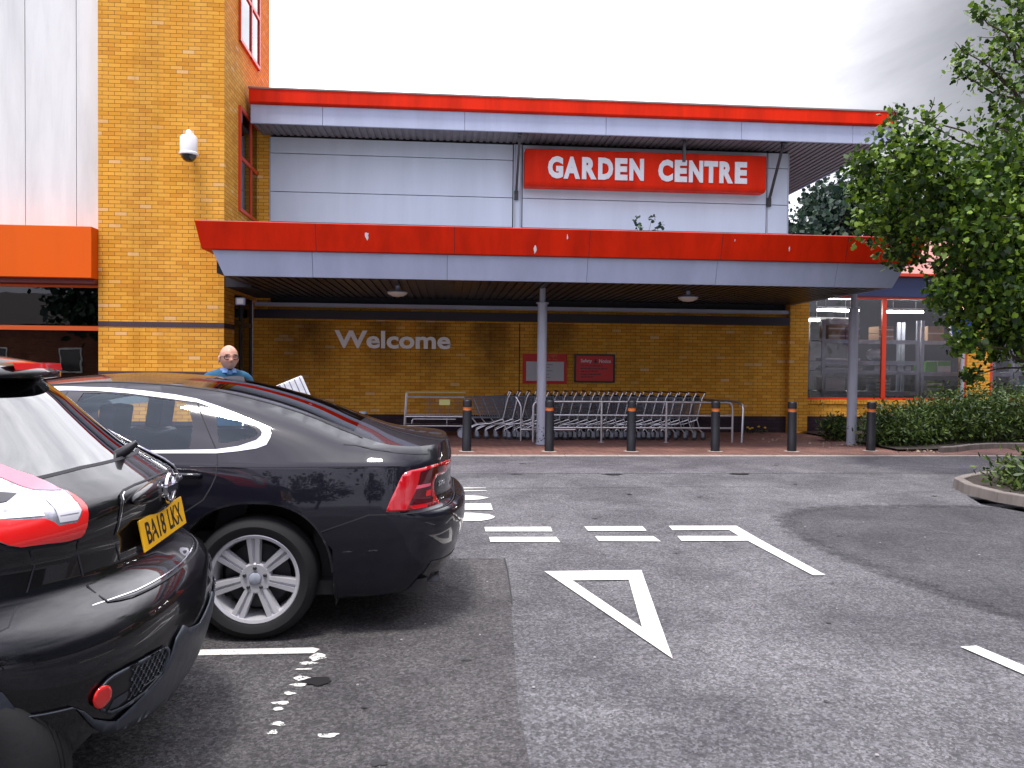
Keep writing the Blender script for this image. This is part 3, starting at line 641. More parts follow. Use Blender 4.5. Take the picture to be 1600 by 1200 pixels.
class Saloon(Shell):
    n=3.0
    def __init__(s):
        s.xr=smooth_tab([.18,.28,.38,.5,.60,.66,.69,.715,.76,.84,.93,.97,1.03,1.06],[-.10,.0,.07,.11,.13,.13,.11,.05,.03,.035,.038,.03,.012,.0])
        s.xf=smooth_tab([.18,.5,.7,.85,1.1],[-4.72,-4.86,-4.84,-4.70,-4.5])
        s.hw=smooth_tab([.18,.22,.35,.5,.62,.72,.82,.9,.955],[.80,.87,.912,.932,.938,.934,.923,.909,.898])
        # crest: x -> height and half width of the upper edge of the side
        s.zc=smooth_tab([-4.9,-4.6,-4.0,-3.3,-3.0,-2.5,-2.2,-1.9,-1.66,-1.35,-1.1,-.83,-.56,-.40,-.29,-.10,.05],[.80,.88,.97,1.03,1.15,1.355,1.395,1.41,1.40,1.368,1.315,1.235,1.13,1.077,1.06,1.05,1.05])
        s.yc=smooth_tab([-4.9,-4.0,-3.3,-2.5,-1.6,-1.0,-.56,-.40,-.2,.05],[.70,.72,.66,.60,.60,.60,.64,.69,.72,.72])
    def x0(s,z): return -.42
    def x1(s,z): return -4.35
    def hy(s,x,z):
        tp=.035*max(0,(x+1.0)/.6)**2 if x>-1.0 else 0
        tp+=.06*max(0,(-x-3.6)/.75)**2 if x<-3.6 else 0
        zb=.955
        if z<=zb: return s.hw(z)-tp
        q=min((z-zb)/max(s.zc(x)-zb,.01),1.0)
        yb=.898-tp; yc=min(s.yc(x),yb-.05)
        g=.60*q+.40*q**5
        return yb-(yb-yc)*g
    def ztop(s,S):
        return s.zc(s.P(S,1.0)[0])
class Hatch(Shell):
    n=2.5
    def __init__(s):
        s.xr=smooth_tab([.25,.33,.42,.52,.62,.70,.75,.78,.84,.93,1.0,1.05,1.09,1.13,1.2,1.3,1.4,1.46,1.52,1.56],
                        [-1.10,-.99,-.955,-.932,-.925,-.937,-.97,-1.02,-1.065,-1.065,-1.04,-1.035,-1.065,-1.13,-1.23,-1.345,-1.45,-1.53,-1.64,-1.80])
        s.xf=smooth_tab([.25,.6,.8,.95,1.05,1.5,1.56],[-5.2,-5.3,-5.2,-4.9,-4.3,-3.4,-3.2])
        s.hw=smooth_tab([.25,.3,.45,.6,.75,.9,1.0,1.08,1.2,1.35,1.45,1.52,1.56],[.80,.84,.875,.895,.9,.895,.885,.865,.82,.755,.70,.64,.55])
        s.nn=smooth_tab([.3,.7,.85,1.0,1.1,1.5],[2.4,2.35,2.15,2.05,1.95,1.9])
        s.aa=smooth_tab([.3,.75,1.0,1.2,1.5],[.56,.57,.62,.72,.8])
    def nz(s,z): return s.nn(z)
    def x0(s,z): return s.xr(z)-s.aa(z)
    def x1(s,z): return s.xf(z)+.6
    def hy(s,x,z): return s.hw(z)
    def ztop(s,S): return 1.54
def flat_grid_inside(poly, pts):
    x, y = pts[:,0], pts[:,1]; ins = np.zeros(len(pts), bool); n = len(poly)
    for i in range(n):
        x1, y1 = poly[i]; x2, y2 = poly[(i+1) % n]
        if y1 == y2: continue
        c = ((y1 > y) != (y2 > y)) & (x < (x2-x1)*(y-y1)/(y2-y1)+x1); ins ^= c
    return ins
def resample(poly, step):
    o = []
    for i, p in enumerate(poly):
        q = poly[(i+1) % len(poly)]; L = math.hypot(q[0]-p[0], q[1]-p[1]); k = max(1, math.ceil(L/step))
        for j in range(k): o.append((p[0]+(q[0]-p[0])*j/k, p[1]+(q[1]-p[1])*j/k))
    return o
def smooth_poly(poly, it=2):
    for _ in range(it):
        o = []
        for i, p in enumerate(poly):
            q = poly[(i+1) % len(poly)]; o += [(p[0]*.75+q[0]*.25, p[1]*.75+q[1]*.25), (p[0]*.25+q[0]*.75, p[1]*.25+q[1]*.75)]
        poly = o
    return poly
def norm_at(sh, S, z):
    h = .004
    a = sh.P(min(S+h, sh.LR), z)-sh.P(max(S-h, -sh.LS-sh.LR), z); b = sh.P(S, z+h)-sh.P(S, z-h)
    n = np.cross(a, b); l = np.linalg.norm(n); return n/l if l > 1e-9 else np.array([0,-1.,0])
def panel(sh, name, poly, m, parent, off=0.0, holes=(), step=.035, mirror=True, org=(0,0,0), near=True, thick=0.0):
    """a piece of the body skin cut out along poly in (S, z), on both flanks"""
    bd = resample(poly, step); V = list(bd); E_ = [(i, (i+1) % len(bd)) for i in range(len(bd))]
    for h in holes:
        hb = resample(h, step); b0 = len(V); V += hb; E_ += [(b0+i, b0+(i+1) % len(hb)) for i in range(len(hb))]
    xs = [p[0] for p in poly]; ys = [p[1] for p in poly]
    g = np.array([(x, y) for x in np.arange(min(xs)+step*.5, max(xs), step) for y in np.arange(min(ys)+step*.5, max(ys), step)]) if max(xs)-min(xs) > step and max(ys)-min(ys) > step else np.zeros((0,2))
    if len(g):
        keep = flat_grid_inside(poly, g)
        for h in holes: keep &= ~flat_grid_inside(h, g)
        B = np.array(V); g = g[keep]
        if len(g):
            d = np.min(np.hypot(g[:,None,0]-B[None,:,0], g[:,None,1]-B[None,:,1]), axis=1); g = g[d > step*.4]; V += [tuple(p) for p in g]
    vo, eo, fo, *_ = delaunay_2d_cdt([Vector(p) for p in V], E_, [], 0, 1e-6)
    cen = np.array([[(vo[f[0]].x+vo[f[1]].x+vo[f[2]].x)/3, (vo[f[0]].y+vo[f[1]].y+vo[f[2]].y)/3] for f in fo])
    keep = flat_grid_inside(bd, cen)
    for h in holes: keep &= ~flat_grid_inside(resample(h, step), cen)
    fo = [f for f, k in zip(fo, keep) if k]
    co = []; no = []
    for v in vo:
        n = norm_at(sh, v.x, v.y); p = sh.P(v.x, v.y)+n*off; co.append(p); no.append(n)
    co = np.array(co); no = np.array(no)
    tri = []
    for f in fo:
        a, b, c = f
        if np.dot(np.cross(co[b]-co[a], co[c]-co[a]), no[a]) < 0: f = [a, c, b]
        tri.append(tuple(f))
    sides = ((1, -1) if (mirror and near) else (1,) if near else (-1,))
    weld = np.abs(co[:,1]).min() < 2e-3                # reaches the centre line: the two halves are one piece
    groups = [sides] if weld else [(s,) for s in sides]; made = []
    for gs in groups:
        VV = []; FF = []; NN = []; mp_ = {}
        for s in gs:
            k = np.array([1, s, 1])
            for i in range(len(co)):
                if s == -1 and len(gs) == 2 and abs(co[i][1]) < 2e-3: mp_[(s, i)] = mp_[(1, i)]; continue
                mp_[(s, i)] = len(VV); VV.append(tuple(co[i]*k-np.array(org))); NN.append(tuple(no[i]*k))
            FF += [tuple(mp_[(s, i)] for i in (f if s == 1 else f[::-1])) for f in tri]
        me = bpy.data.meshes.new(name); me.from_pydata(VV, [], FF); me.shade_smooth(); me.normals_split_custom_set_from_vertices(NN)
        o = link(name, me, m, parent); made.append(o)
        if thick:
            s_ = o.modifiers.new('thickness', 'SOLIDIFY'); s_.thickness = thick; s_.offset = 1
    return made[0]
def strip(sh, name, line, wd, m, parent, off=.0015, org=(0,0,0), mirror=True, near=True):
    """a thin line on the skin (shut line, seal, crease) as one narrow ribbon"""
    pts = []
    for p, q in zip(line, line[1:]):
        k = max(1, math.ceil(math.hypot(q[0]-p[0], q[1]-p[1])/.03))
        for j in range(k): pts.append((p[0]+(q[0]-p[0])*j/k, p[1]+(q[1]-p[1])*j/k))
    pts.append(line[-1]); P3 = [sh.P(*p)+norm_at(sh, *p)*off for p in pts]; N3 = [norm_at(sh, *p) for p in pts]
    for s in ((1, -1) if (mirror and near) else (1,) if near else (-1,)):
        V = []; Fc = []
        for i in range(len(P3)):
            d = P3[min(i+1, len(P3)-1)]-P3[max(i-1, 0)]; c = np.cross(d, N3[i]); c = c/max(np.linalg.norm(c), 1e-9)*wd/2
            for q in (P3[i]+c, P3[i]-c): V.append(tuple(q*np.array([1, s, 1])-np.array(org)))
        Fc += [(2*i, 2*i+1, 2*i+3, 2*i+2) for i in range(len(P3)-1)]
        me = bpy.data.meshes.new(name); me.from_pydata(V, [], Fc); link(name, me, m, parent)
def skin_text(sh, name, body, S0, z0, wd, ht, m, parent, org, off=.004):
    def pl(x, z, d):
        n = norm_at(sh, S0+x, z0+z); return Vector(sh.P(S0+x, z0+z)+n*(off+max(d,0))-np.array(org)) + root_off(parent)
    return text_mesh(name, [(body, 0, wd, 0, ht)], m, parent, pl, extrude=.003, bold=.02)
def roof_skin(sh, name_mat, S_list, crown, org, parent, nt_=26):
    """top of the car between the two crests; name_mat(x, t) -> key; one mesh per key"""
    rows = []
    for S in S_list:
        p = sh.P(S, sh.ztop(S)); rows.append((p[0], -p[1], p[2]))
    ts = np.linspace(-1, 1, nt_*2+1); 
    V = []; 
    for x, y, z in rows:
        for t in ts: V.append((x-org[0], y*t-org[1], z+crown(x)*(1-t*t)-org[2]))
    G_ = np.array(V).reshape(len(rows), len(ts), 3)
    dx = np.gradient(G_, axis=0); dy = np.gradient(G_, axis=1); nn = np.cross(dx, dy); nn /= np.maximum(np.linalg.norm(nn, axis=2, keepdims=True), 1e-9)
    nn[nn[:,:,2] < 0] *= -1
    nn = nn.reshape(-1, 3); by = {}
    for i in range(len(rows)-1):
        for j in range(len(ts)-1):
            k = name_mat((rows[i][0]+rows[i+1][0])/2, (ts[j]+ts[j+1])/2)
            a = i*len(ts)+j; by.setdefault(k, []).append((a, a+len(ts), a+len(ts)+1, a+1))
    out = {}
    for (nm, mm), fs in by.items():
        ids = sorted({i for f in fs for i in f}); mp_ = {i: k for k, i in enumerate(ids)}
        me = bpy.data.meshes.new(nm); me.from_pydata([V[i] for i in ids], [], [tuple(mp_[i] for i in f) for f in fs])
        bm = bmesh.new(); bm.from_mesh(me); bmesh.ops.recalc_face_normals(bm, faces=bm.faces)
        if sum(f.normal.z for f in bm.faces) < 0: bmesh.ops.reverse_faces(bm, faces=bm.faces)
        bm.to_mesh(me); bm.free(); me.shade_smooth(); me.normals_split_custom_set_from_vertices([tuple(nn[i]) for i in ids])
        out[nm] = link(nm, me, mm, parent)
    return out

def paintmat(name, col):
    def bd(t, b):
        p = pos(t); n1 = noise(t, p, 3.0, 2); bump(t, b, n1, .012, .05)
        n2 = noise(t, p, 900, 1); c = ramp(t, n2, [(.4, col), (.7, tuple(x*2.2+.001 for x in col))]); t.links.new(c, b.inputs['Base Color']); b.inputs['Coat IOR'].default_value = 1.52
    return mat(name, col, .35, coat=.85, spec=.10, build=bd)
M['paint_saloon'] = paintmat('black_metallic_paint', (.0035,.0035,.007))
M['paint_hatch'] = paintmat('black_gloss_paint', (.002,.002,.003))
M['gloss_black'] = mat('gloss_black_trim', (.008,.008,.010), .12, coat=.6)
M['clad'] = weathered('grey_bumper_cladding', (.035,.042,.055), .42, .25, 6)
M['rubber'] = mat('tyre_rubber', (.012,.012,.013), .75, spec=.3, build=lambda t, b: bump(t, b, noise(t, pos(t), 60, 3), .25, .004))
M['alloy'] = mat('alloy', (.66,.66,.69), .27, .45)
M['red_lens'] = mat('red_lens', (.50,.004,.010), .12, coat=1, spec=.6)
M['dark_red_lens'] = mat('dark_red_lens', (.07,.002,.006), .1, coat=1)
M['bright_red_lens'] = mat('bright_red_lens', (.75,.012,.01), .15, coat=1)
M['pink_lens'] = mat('pink_lens', (.72,.10,.16), .15, coat=1)
M['clear_lens'] = weathered('clear_lens', (.50,.50,.56), .15, .5, 30, metal=.6)
M['plate_yellow'] = mat('yellow_plate', (.92,.48,.006), .4)
M['seat'] = mat('seat_leather', (.035,.035,.04), .5)
gap = M['seam']

def wheel(parent, c, side, r, rr, wd, spokes, name='wheel', rot=0.0, full=True):
    """tyre, alloy rim with twin spokes, nuts and cap; side -1 faces the camera"""
    x, y, z = c; s = side
    m = MB(); m.lathe(c, [(rr*.98, wd*.30*s), (rr*.98, -wd*.40*s), (rr*.5, -wd*.40*s), (rr*.5, -wd*.1*s), (.08, -wd*.1*s), (.08, wd*.12*s)], 40, 'Y'); m.lathe(c, [(.001, -.02*s), (rr*.72, -.02*s), (rr*.72, 0), (.001, 0)], 40, 'Y')
    w_ = m.build(name, M['dark_steel'], parent, world=False, smooth=True)
    h = wd/2; t = [(rr, -h*.92), (rr+.012, -h*1.0), ((rr+r)/2, -h*1.06), (r-.03, -h*.98), (r-.008, -h*.82), (r, -h*.6), (r, -h*.15), (r-.005,-h*.13), (r-.005,-h*.09), (r,-h*.07), (r, h*.07), (r-.005,h*.09), (r-.005,h*.13), (r, h*.15), (r, h*.6), (r-.03, h), (rr, h)]
    m = MB(); m.lathe(c, [(a, b*(-s)*-1 if False else b*(-s)) for a, b in [(a, -b) for a, b in t]] if s > 0 else [(a, b) for a, b in t], 64, 'Y'); m.build('tyre', M['rubber'], w_, world=False, smooth=True)
    yo = -h*.86 if s < 0 else h*.86; q = 1 if s < 0 else -1      # q: +1 means inward is +y
    m = MB(); m.lathe(c, [(rr+.004, yo), (rr-.006, yo-.006*q), (rr-.022, yo), (rr-.030, yo+.03*q), (rr-.034, yo+wd*.75*q), (rr-.01, yo+wd*.8*q)], 64, 'Y')
    for k in range(spokes):
        a = 2*math.pi*k/spokes+rot
        for e in (-1, 1):
            # each of the two ribs of a spoke
            def pt(rad, tang, dep): return (x+rad*math.cos(a)-tang*math.sin(a), y+yo-y*0+dep*q if False else yo+y+dep*q, z+rad*math.sin(a)+tang*math.cos(a))
            r0, r1 = .062, rr-.024; i0, o0, i1, o1 = .006*e, .024*e, .009*e, .036*e
            vs = [pt(r0,i0,.022), pt(r0,o0,.024), pt(r1,o1,.006), pt(r1,i1,.004), pt(r0,i0,.06), pt(r0,o0+.004*e,.06), pt(r1,o1+.004*e,.05), pt(r1,i1,.05)]
            m.add(vs, [(0,1,2,3),(4,7,6,5),(0,4,5,1),(1,5,6,2),(2,6,7,3),(3,7,4,0)])
            # web between the ribs, set deeper
        vs = [pt(r0,-.008,.034), pt(r0,.008,.034), pt(r1,.011,.03), pt(r1,-.011,.03)]; m.add(vs, [(0,1,2,3)])
    m.lathe((x,y,z), [(.001, yo+.03*q), (.034, yo+.03*q), (.036, yo+.022*q), (.078, yo+.02*q), (.086, yo+.03*q), (.088, yo+.07*q)], 36, 'Y')
    rim = m.build('rim', M['alloy'], w_, world=False, smooth=True, angle=28)
    m = MB()
    for k in range(5):
        a = 2*math.pi*k/5+math.pi/2; px, pz = x+.058*math.cos(a), z+.058*math.sin(a)
        m.lathe((px,y,pz), [(.0105, yo+.022*q), (.0105, yo+.012*q), (.007, yo+.008*q), (.001, yo+.008*q)], 12, 'Y')
    m.build('wheel_nut', M['dark_steel'], w_, world=False, smooth=True)
    m = MB(); m.lathe((x,y,z), [(.033, yo+.03*q), (.033, yo+.016*q), (.028, yo+.012*q), (.001, yo+.011*q)], 28, 'Y'); m.build('centre_cap', M['steel'], w_, world=False, smooth=True)
    return w_

# ---- the saloon
SX, SY = -1.04, 5.36
sal = Saloon(); ORG = (SX, 0, 0)
car = thing('saloon_car', (SX, SY, 0), 'shiny black four door saloon with chrome window trim and silver seven spoke wheels', 'car', 'black cars parked in the bays')
LS, LR = sal.LS, sal.LR
def arch(xc, n=30, rx=.425, z0=.30, rz=.463, zb=.2):
    """wheel opening outline from rear to front, in (S, z)"""
    pts = [(xc+rx, zb)]
    for k in range(n+1):
        a = math.pi*k/n; e = 2/2.4
        cx, sx = math.cos(a), math.sin(a)
        pts.append((xc+rx*math.copysign(abs(cx)**e, cx), z0+rz*abs(sx)**e))
    pts.append((xc-rx, zb))
    return [(sal.S_of(x, z), z) for x, z in pts]
crest = []
for S in list(np.arange(-LS-LR, -LS, .05))+list(np.arange(-LS, 0, .04))+list(np.arange(0, LR+.001, .03)):
    crest.append((S, sal.ztop(S)-.0005))
rear_arch = arch(SX); front_arch = arch(SX-2.94)
BZ = .695                                                     # bumper joint height
sideS = rear_arch[0][0]
ra_up = [p for p in rear_arch if p[1] >= .60 and p[0] > sal.S_of(SX, .6)]
body = [(-LS-LR, .2)]+front_arch[::-1]+[p for p in rear_arch[::-1] if not (p[0] > sal.S_of(SX, .5) and p[1] < .60)]
jS = ra_up[0][0]
body += [(jS+.03, .60), (.0, .692), (.3, .697), (.66, .702), (LR, .715)]+crest[::-1]
dlo_o = [(-2.95,1.06),(-2.6,1.22),(-2.3,1.325),(-2.05,1.365),(-1.782,1.377),(-1.499,1.372),(-1.316,1.358),(-1.133,1.337),(-1.008,1.315),(-.875,1.274),(-.767,1.236),(-.668,1.196),(-.603,1.171),(-.575,1.151),(-.562,1.130),(-.564,1.108),(-.581,1.069),(-.633,1.05),(-.731,1.036),(-.848,1.025),(-1.236,1.025),(-2.0,1.022),(-2.9,1.02)]
dlo_i = [(-2.85,1.055),(-2.55,1.21),(-2.27,1.305),(-2.03,1.345),(-1.742,1.356),(-1.58,1.355),(-1.397,1.343),(-1.215,1.322),(-1.003,1.296),(-.872,1.257),(-.752,1.214),(-.67,1.179),(-.629,1.154),(-.614,1.135),(-.616,1.118),(-.64,1.094),(-.735,1.062),(-.852,1.046),(-1.237,1.040),(-2.0,1.038),(-2.8,1.036)]
g_rear = [(-1.639,1.344),(-1.488,1.343),(-1.306,1.328),(-1.141,1.308),(-1.068,1.296),(-1.028,1.249),(-.996,1.18),(-.994,1.10),(-.998,1.048),(-1.246,1.045),(-1.70,1.045),(-1.68,1.2)]
g_front = [(-1.80,1.343),(-2.03,1.335),(-2.26,1.295),(-2.53,1.195),(-2.76,1.06),(-2.3,1.048),(-1.83,1.048)]
g_q = [(-.881,1.238),(-.773,1.206),(-.690,1.172),(-.650,1.150),(-.638,1.135),(-.639,1.118),(-.692,1.100),(-.794,1.082),(-.84,1.08)]
body_o = panel(sal, 'body', body, M['paint_saloon'], car, 0, [dlo_o], .04, org=ORG)
bump_p = [(jS+.012, .595), (sal.S_of(SX+.424,.5), .50), (sal.S_of(SX+.425,.2), .20), (.15,.235), (.45,.25), (.8,.235), (LR,.235), (LR,.709), (.66,.696), (.3,.691), (.0,.686), (jS+.03,.594)]
bmp = panel(sal, 'rear_bumper', bump_p, M['paint_saloon'], car, 0, [], .03, org=ORG)
panel(sal, 'lower_grille', [(.42,.30),(.95,.285),(LR,.28),(LR,.37),(.98,.38),(.5,.40)], M['gloss_black'], bmp, .003, org=ORG)
panel(sal, 'bumper_reflector', [(.70,.660),(.76,.650),(.98,.575),(.93,.575)], M['dark_red_lens'], bmp, .004, org=ORG)
for mir, nm in ((True, 'exhaust_tip'),):
    for s in (-1, 1):
        m = MB(); m.prism([(s*.46,.235),(s*.66,.245),(s*.64,.285),(s*.48,.278)], -.12-SX, -.03-SX, 'YZ'); m.build(nm, M['dark_steel'], bmp, world=False, bevel=.006)
panel(sal, 'window_trim', dlo_o, M['chrome'], car, .004, [dlo_i], .03, org=ORG)
panel(sal, 'pillar_trim', dlo_i, M['gloss_black'], car, .001, [g_rear, g_front, g_q], .04, org=ORG)
for nm, g in (('rear_door_window', g_rear), ('front_door_window', g_front), ('quarter_window', g_q)):
    panel(sal, nm, g, M['carglass'], car, -.001, org=ORG, step=.05)
strip(sal, 'door_shut_line', [(-1.006,1.31),(-.922,1.167),(-.852,1.046),(-.837,.984),(-.838,.908),(-.861,.849),(-.90,.78),(-.99,.72),(-1.06,.67)], .007, gap, car, org=ORG)
strip(sal, 'front_door_shut_line', [(-1.73,1.35),(-1.78,1.04),(-1.80,.8),(-1.80,.3)], .007, gap, car, org=ORG)
strip(sal, 'boot_shut_line', [(-.16,1.068),(-.093,1.062),(-.041,1.052),(.012,1.041),(.137,1.023),(.40,1.010),(.55,1.004)], .007, gap, car, org=ORG)
strip(sal, 'bumper_shut_line', [(jS+.02,.598),(.0,.689),(.3,.694),(.66,.699),(LR,.712)], .007, gap, car, org=ORG)
strip(sal, 'shoulder_crease', [(-2.6,.9555),(-.83,.9555),(-.274,.9555),(.2,.955)], .004, M['paint_saloon'], car, off=.002, org=ORG)
lamp_o = [(.069,.704),(.112,.775),(.18,.877),(.205,.905),(.235,.920),(.30,.928),(.435,.936),(.595,.944),(.84,.948),(1.0,.945),(1.06,.93),(1.03,.905),(.838,.880),(.66,.876),(.622,.86),(.604,.837),(.612,.80),(.66,.76),(.69,.728),(.651,.712),(.396,.709),(.137,.705)]
lp = panel(sal, 'tail_lamp', lamp_o, M['red_lens'], car, .004, [], .025, org=ORG, mirror=False, thick=.004)
lq = panel(sal, 'tail_lamp', lamp_o, M['red_lens'], car, .004, [], .025, org=ORG, near=False, thick=.004)
for par, nr in ((lp, True), (lq, False)):
    panel(sal, 'dark_lens', [(.27,.735),(.36,.82),(.40,.915),(.60,.932),(.80,.934),(.80,.895),(.62,.893),(.575,.86),(.56,.80),(.60,.75),(.58,.735)], M['dark_red_lens'], par, .0095, org=ORG, mirror=False, near=nr, step=.025)
    panel(sal, 'light_bar', [(.34,.822),(.36,.842),(.545,.845),(.545,.829)], M['pink_lens'], par, .0105, org=ORG, mirror=False, near=nr, step=.02)
    panel(sal, 'light_block', [(.48,.775),(.485,.805),(.55,.81),(.555,.775)], M['bright_red_lens'], par, .0105, org=ORG, mirror=False, near=nr, step=.02)
skin_text(sal, 'boot_badge', 'S90', .70, .815, .15, .030, M['chrome'], car, ORG)
# pull handles
for nm, S0 in (('door_handle', -1.038), ('door_handle', -1.95)):
    for s in (-1, 1):
        m = MB(); y0 = sal.hy(SX, .91)
        xa = S0*.9825-.42-SX+.0; m.tube([(xa-.10, s*(y0+.0), .912), (xa-.08, s*(y0+.028), .914), (xa+.08, s*(y0+.028), .912), (xa+.11, s*(y0+.022), .910), (xa+.115, s*(y0-.002), .909)], [.012,.015,.015,.014,.012], 10)
        m.build(nm, M['paint_saloon'], car, world=False, smooth=True)
def crown_s(x): return .045*max(0, min(1, (.05-x)/.5))*max(0, min(1, (x+4.9)/.6))
def sal_top(x, t):
    if -1.40 < x < -.53 and abs(t) < .93: return ('rear_window', M['carglass_dark'])
    if -3.22 < x < -2.50 and abs(t) < .93: return ('windscreen', M['carglass'])
    if x > -.53: return ('boot_lid', M['paint_saloon'])
    if x < -3.25: return ('bonnet', M['paint_saloon'])
    return ('roof', M['paint_saloon'])
tops = roof_skin(sal, sal_top, [c[0] for c in crest], crown_s, ORG, car, 30)
# dark seal line along the roof and rear window edge
strip(sal, 'roof_seal', [(S, sal.ztop(S)-.004) for S in np.arange(-2.3, -.05, .04)], .010, gap, car, off=.002, org=ORG)
# antenna fin
m = MB(); fx0 = -1.55-SX
for s in (-1,):
    prof = [(0,.0),(.06,.022),(.14,.042),(.20,.050),(.235,.046),(.245,.0)]
    vs = []; 
    for (dx, dz) in prof: vs += [(fx0+dx, -.006-.028*(1-dz/.055), 1.404-.13*dx*.6+dz), (fx0+dx, .006+.028*(1-dz/.055), 1.404-.13*dx*.6+dz)]
    b0 = [(0,-.034,0)]
    m.add(vs+[(fx0+p[0], y_, 1.36) for p in prof for y_ in (-.045,.045)], [(2*i,2*i+1,2*i+3,2*i+2) for i in range(5)]+[(2*i,2*i+2,12+2*i+2,12+2*i) for i in range(5)]+[(2*i+1,13+2*i,13+2*i+2,2*i+3) for i in range(5)]+[(10,11,23,22)])
m.build('roof_aerial', M['gloss_black'], car, world=False, smooth=True)
# interior, floor, wheel wells
m = MB(); m.box(-3.6-SX,-.1-SX,-.80,.80,.22,.30); m.box(-.75-SX,-.45-SX,-.72,.72,.3,1.0); m.box(-3.5-SX,-2.9-SX,-.72,.72,.3,.95); m.box(-4.6-SX,-3.5-SX,-.7,.7,.24,.7); m.box(-.45-SX,-.12-SX,-.66,.66,.24,.6)
m.build('floor_pan', M['dark_void'], car, world=False)
for xs_, yy in ((-2.25,-.38),(-2.25,.38),(-1.35,-.40),(-1.35,.40)):
    m = MB(); x_ = xs_-SX
    m.box(x_-.42,x_+.08,yy-.25,yy+.25,.38,.56)
    m.obox((x_+.16,yy,.80),(.16,.48,.56),Matrix.Rotation(R(16),3,'Y')); m.obox((x_+.27,yy,1.17),(.10,.27,.19),Matrix.Rotation(R(8),3,'Y')); m.obox((x_+.245,yy,1.08),(.03,.12,.10),Matrix.Rotation(R(10),3,'Y'))
    m.build('seat', M['seat'], car, world=False, bevel=.04)
for xc in (SX, SX-2.94):
    for s in (-1, 1):
        m = MB()
        prof = [(xc-SX+.44*math.cos(a), .34+.44*math.sin(a)) for a in np.linspace(0, math.pi, 15)]
        prof = [(prof[0][0], .18)]+prof+[(prof[-1][0], .18)]
        n_ = len(prof); vs = [(a, s*.90, b) for a, b in prof]+[(a, s*.55, b) for a, b in prof]
        m.add(vs, [(i, i+1, n_+i+1, n_+i) for i in range(n_-1)]+[tuple(n_+i for i in range(n_))])
        m.build('wheel_well', M['dark_void'], car, world=False)
for xc in (SX, SX-2.94):
    for s in (-1, 1): wheel(car, (xc-SX, s*.805, .338), s, .338, .248, .235, 7, rot=R(92))
arch_lip = [p for p in rear_arch if p[1] > .3]
strip(sal, 'arch_lip', arch_lip, .012, M['gloss_black'], car, off=.002, org=ORG)

# ---- the hatchback crossover
hat = Hatch(); HO = (-1.0, 0, 0); PIV = (-1.0, 3.08, 0)
hc = thing('hatchback_car', PIV, 'glossy black hatchback seen from behind with yellow number plate and red and white tail lamp', 'car', 'black cars parked in the bays', rz=R(3.0))
HL = hat.LR
ZT = 1.54
wa = [(.20,.30),(.30,.40),(.36,.50),(.375,.56),(.33,.62),(.22,.67),(.08,.70),(-.10,.71),(-.30,.69),(-.47,.62),(-.56,.52),(-.62,.36)]
fwa = [(p[0]-2.75, p[1]) for p in wa]
outline = [(-hat.LS-HL,.33)]+[(-3.5,.33)]+fwa[::-1]+[(-2.3,.33)]+wa[::-1]+[(.45,.31),(.62,.36),(.70,.41),(.80,.38),(.90,.37),(1.05,.345),(HL,.335),(HL,ZT),(-hat.LS-HL,ZT)]
rw = [(.74,1.215),(.77,1.175),(.80,1.157),(.90,1.163),(1.0,1.168),(1.15,1.170),(HL,1.170),(HL,1.452),(1.05,1.447),(.92,1.435),(.83,1.405),(.78,1.35)]
sw = [(-.45,1.10),(.05,1.13),(.18,1.20),(.10,1.34),(-.15,1.43),(-.9,1.47),(-1.8,1.45),(-2.5,1.30),(-2.9,1.10)]
clad_top = [(.48,.49),(.583,.531),(.632,.504),(.70,.478),(.763,.455),(.81,.452),(.87,.468),(.95,.48),(1.02,.492),(1.10,.535),(1.18,.56),(HL,.565)]
hbody = panel(hat, 'body', outline, M['paint_hatch'], hc, 0, [rw, sw], .045, org=HO)
panel(hat, 'rear_window', rw, M['carglass_dark'], hc, -.002, [], .04, org=HO)
rw_f = [(.735,1.213),(.765,1.170),(.80,1.151),(.90,1.157),(1.0,1.162),(HL,1.164),(HL,1.172),(1.0,1.170),(.80,1.159),(.772,1.177),(.745,1.217)]
panel(hat, 'window_seal', rw_f, gap, hc, .0015, [], .03, org=HO)
panel(hat, 'side_window', sw, M['carglass_dark'], hc, .001, [], .06, org=HO)
cl = panel(hat, 'bumper_cladding', [(.375,.545),(.393,.552),(.48,.541),(.583,.531),(.632,.504),(.681,.464),(.763,.428),(.80,.415),(.85,.43),(.91,.448),(1.03,.478),(1.075,.53),(1.10,.575),(1.15,.60),(1.2,.57),(HL,.54),(HL,.33),(1.209,.323),(1.03,.345),(.90,.362),(.84,.372),(.763,.388),(.70,.425),(.65,.47),(.599,.522),(.582,.526),(.393,.548)], M['clad'], hc, .006, [], .025, org=HO, thick=.006)
fog_o = [(.675,.549),(.73,.579),(.81,.582),(1.026,.578),(1.062,.545),(1.03,.486),(.92,.455),(.803,.448),(.747,.455),(.689,.49)]
fg = panel(hat, 'fog_recess', fog_o, M['black'], hc, .004, [], .025, org=HO)
panel(hat, 'fog_surround', smooth_poly(fog_o,1), M['clad'], fg, .0085, [[(.69,.547),(.735,.568),(.81,.571),(1.02,.567),(1.045,.542),(1.02,.494),(.92,.465),(.81,.459),(.755,.465),(.703,.494)]], .02, org=HO, thick=.004)
ref = [(.701+.038*math.cos(t), .527+.034*math.sin(t)) for t in np.linspace(0, 2*math.pi, 25)[:-1]]
panel(hat, 'fog_reflector', ref, M['bright_red_lens'], fg, .008, [], .012, org=HO, mirror=True, thick=.006)
panel(hat, 'fog_scoop', [(.745,.47),(.79,.463),(.83,.475),(.83,.50),(.76,.497)], M['clad'], fg, .006, org=HO, step=.02)
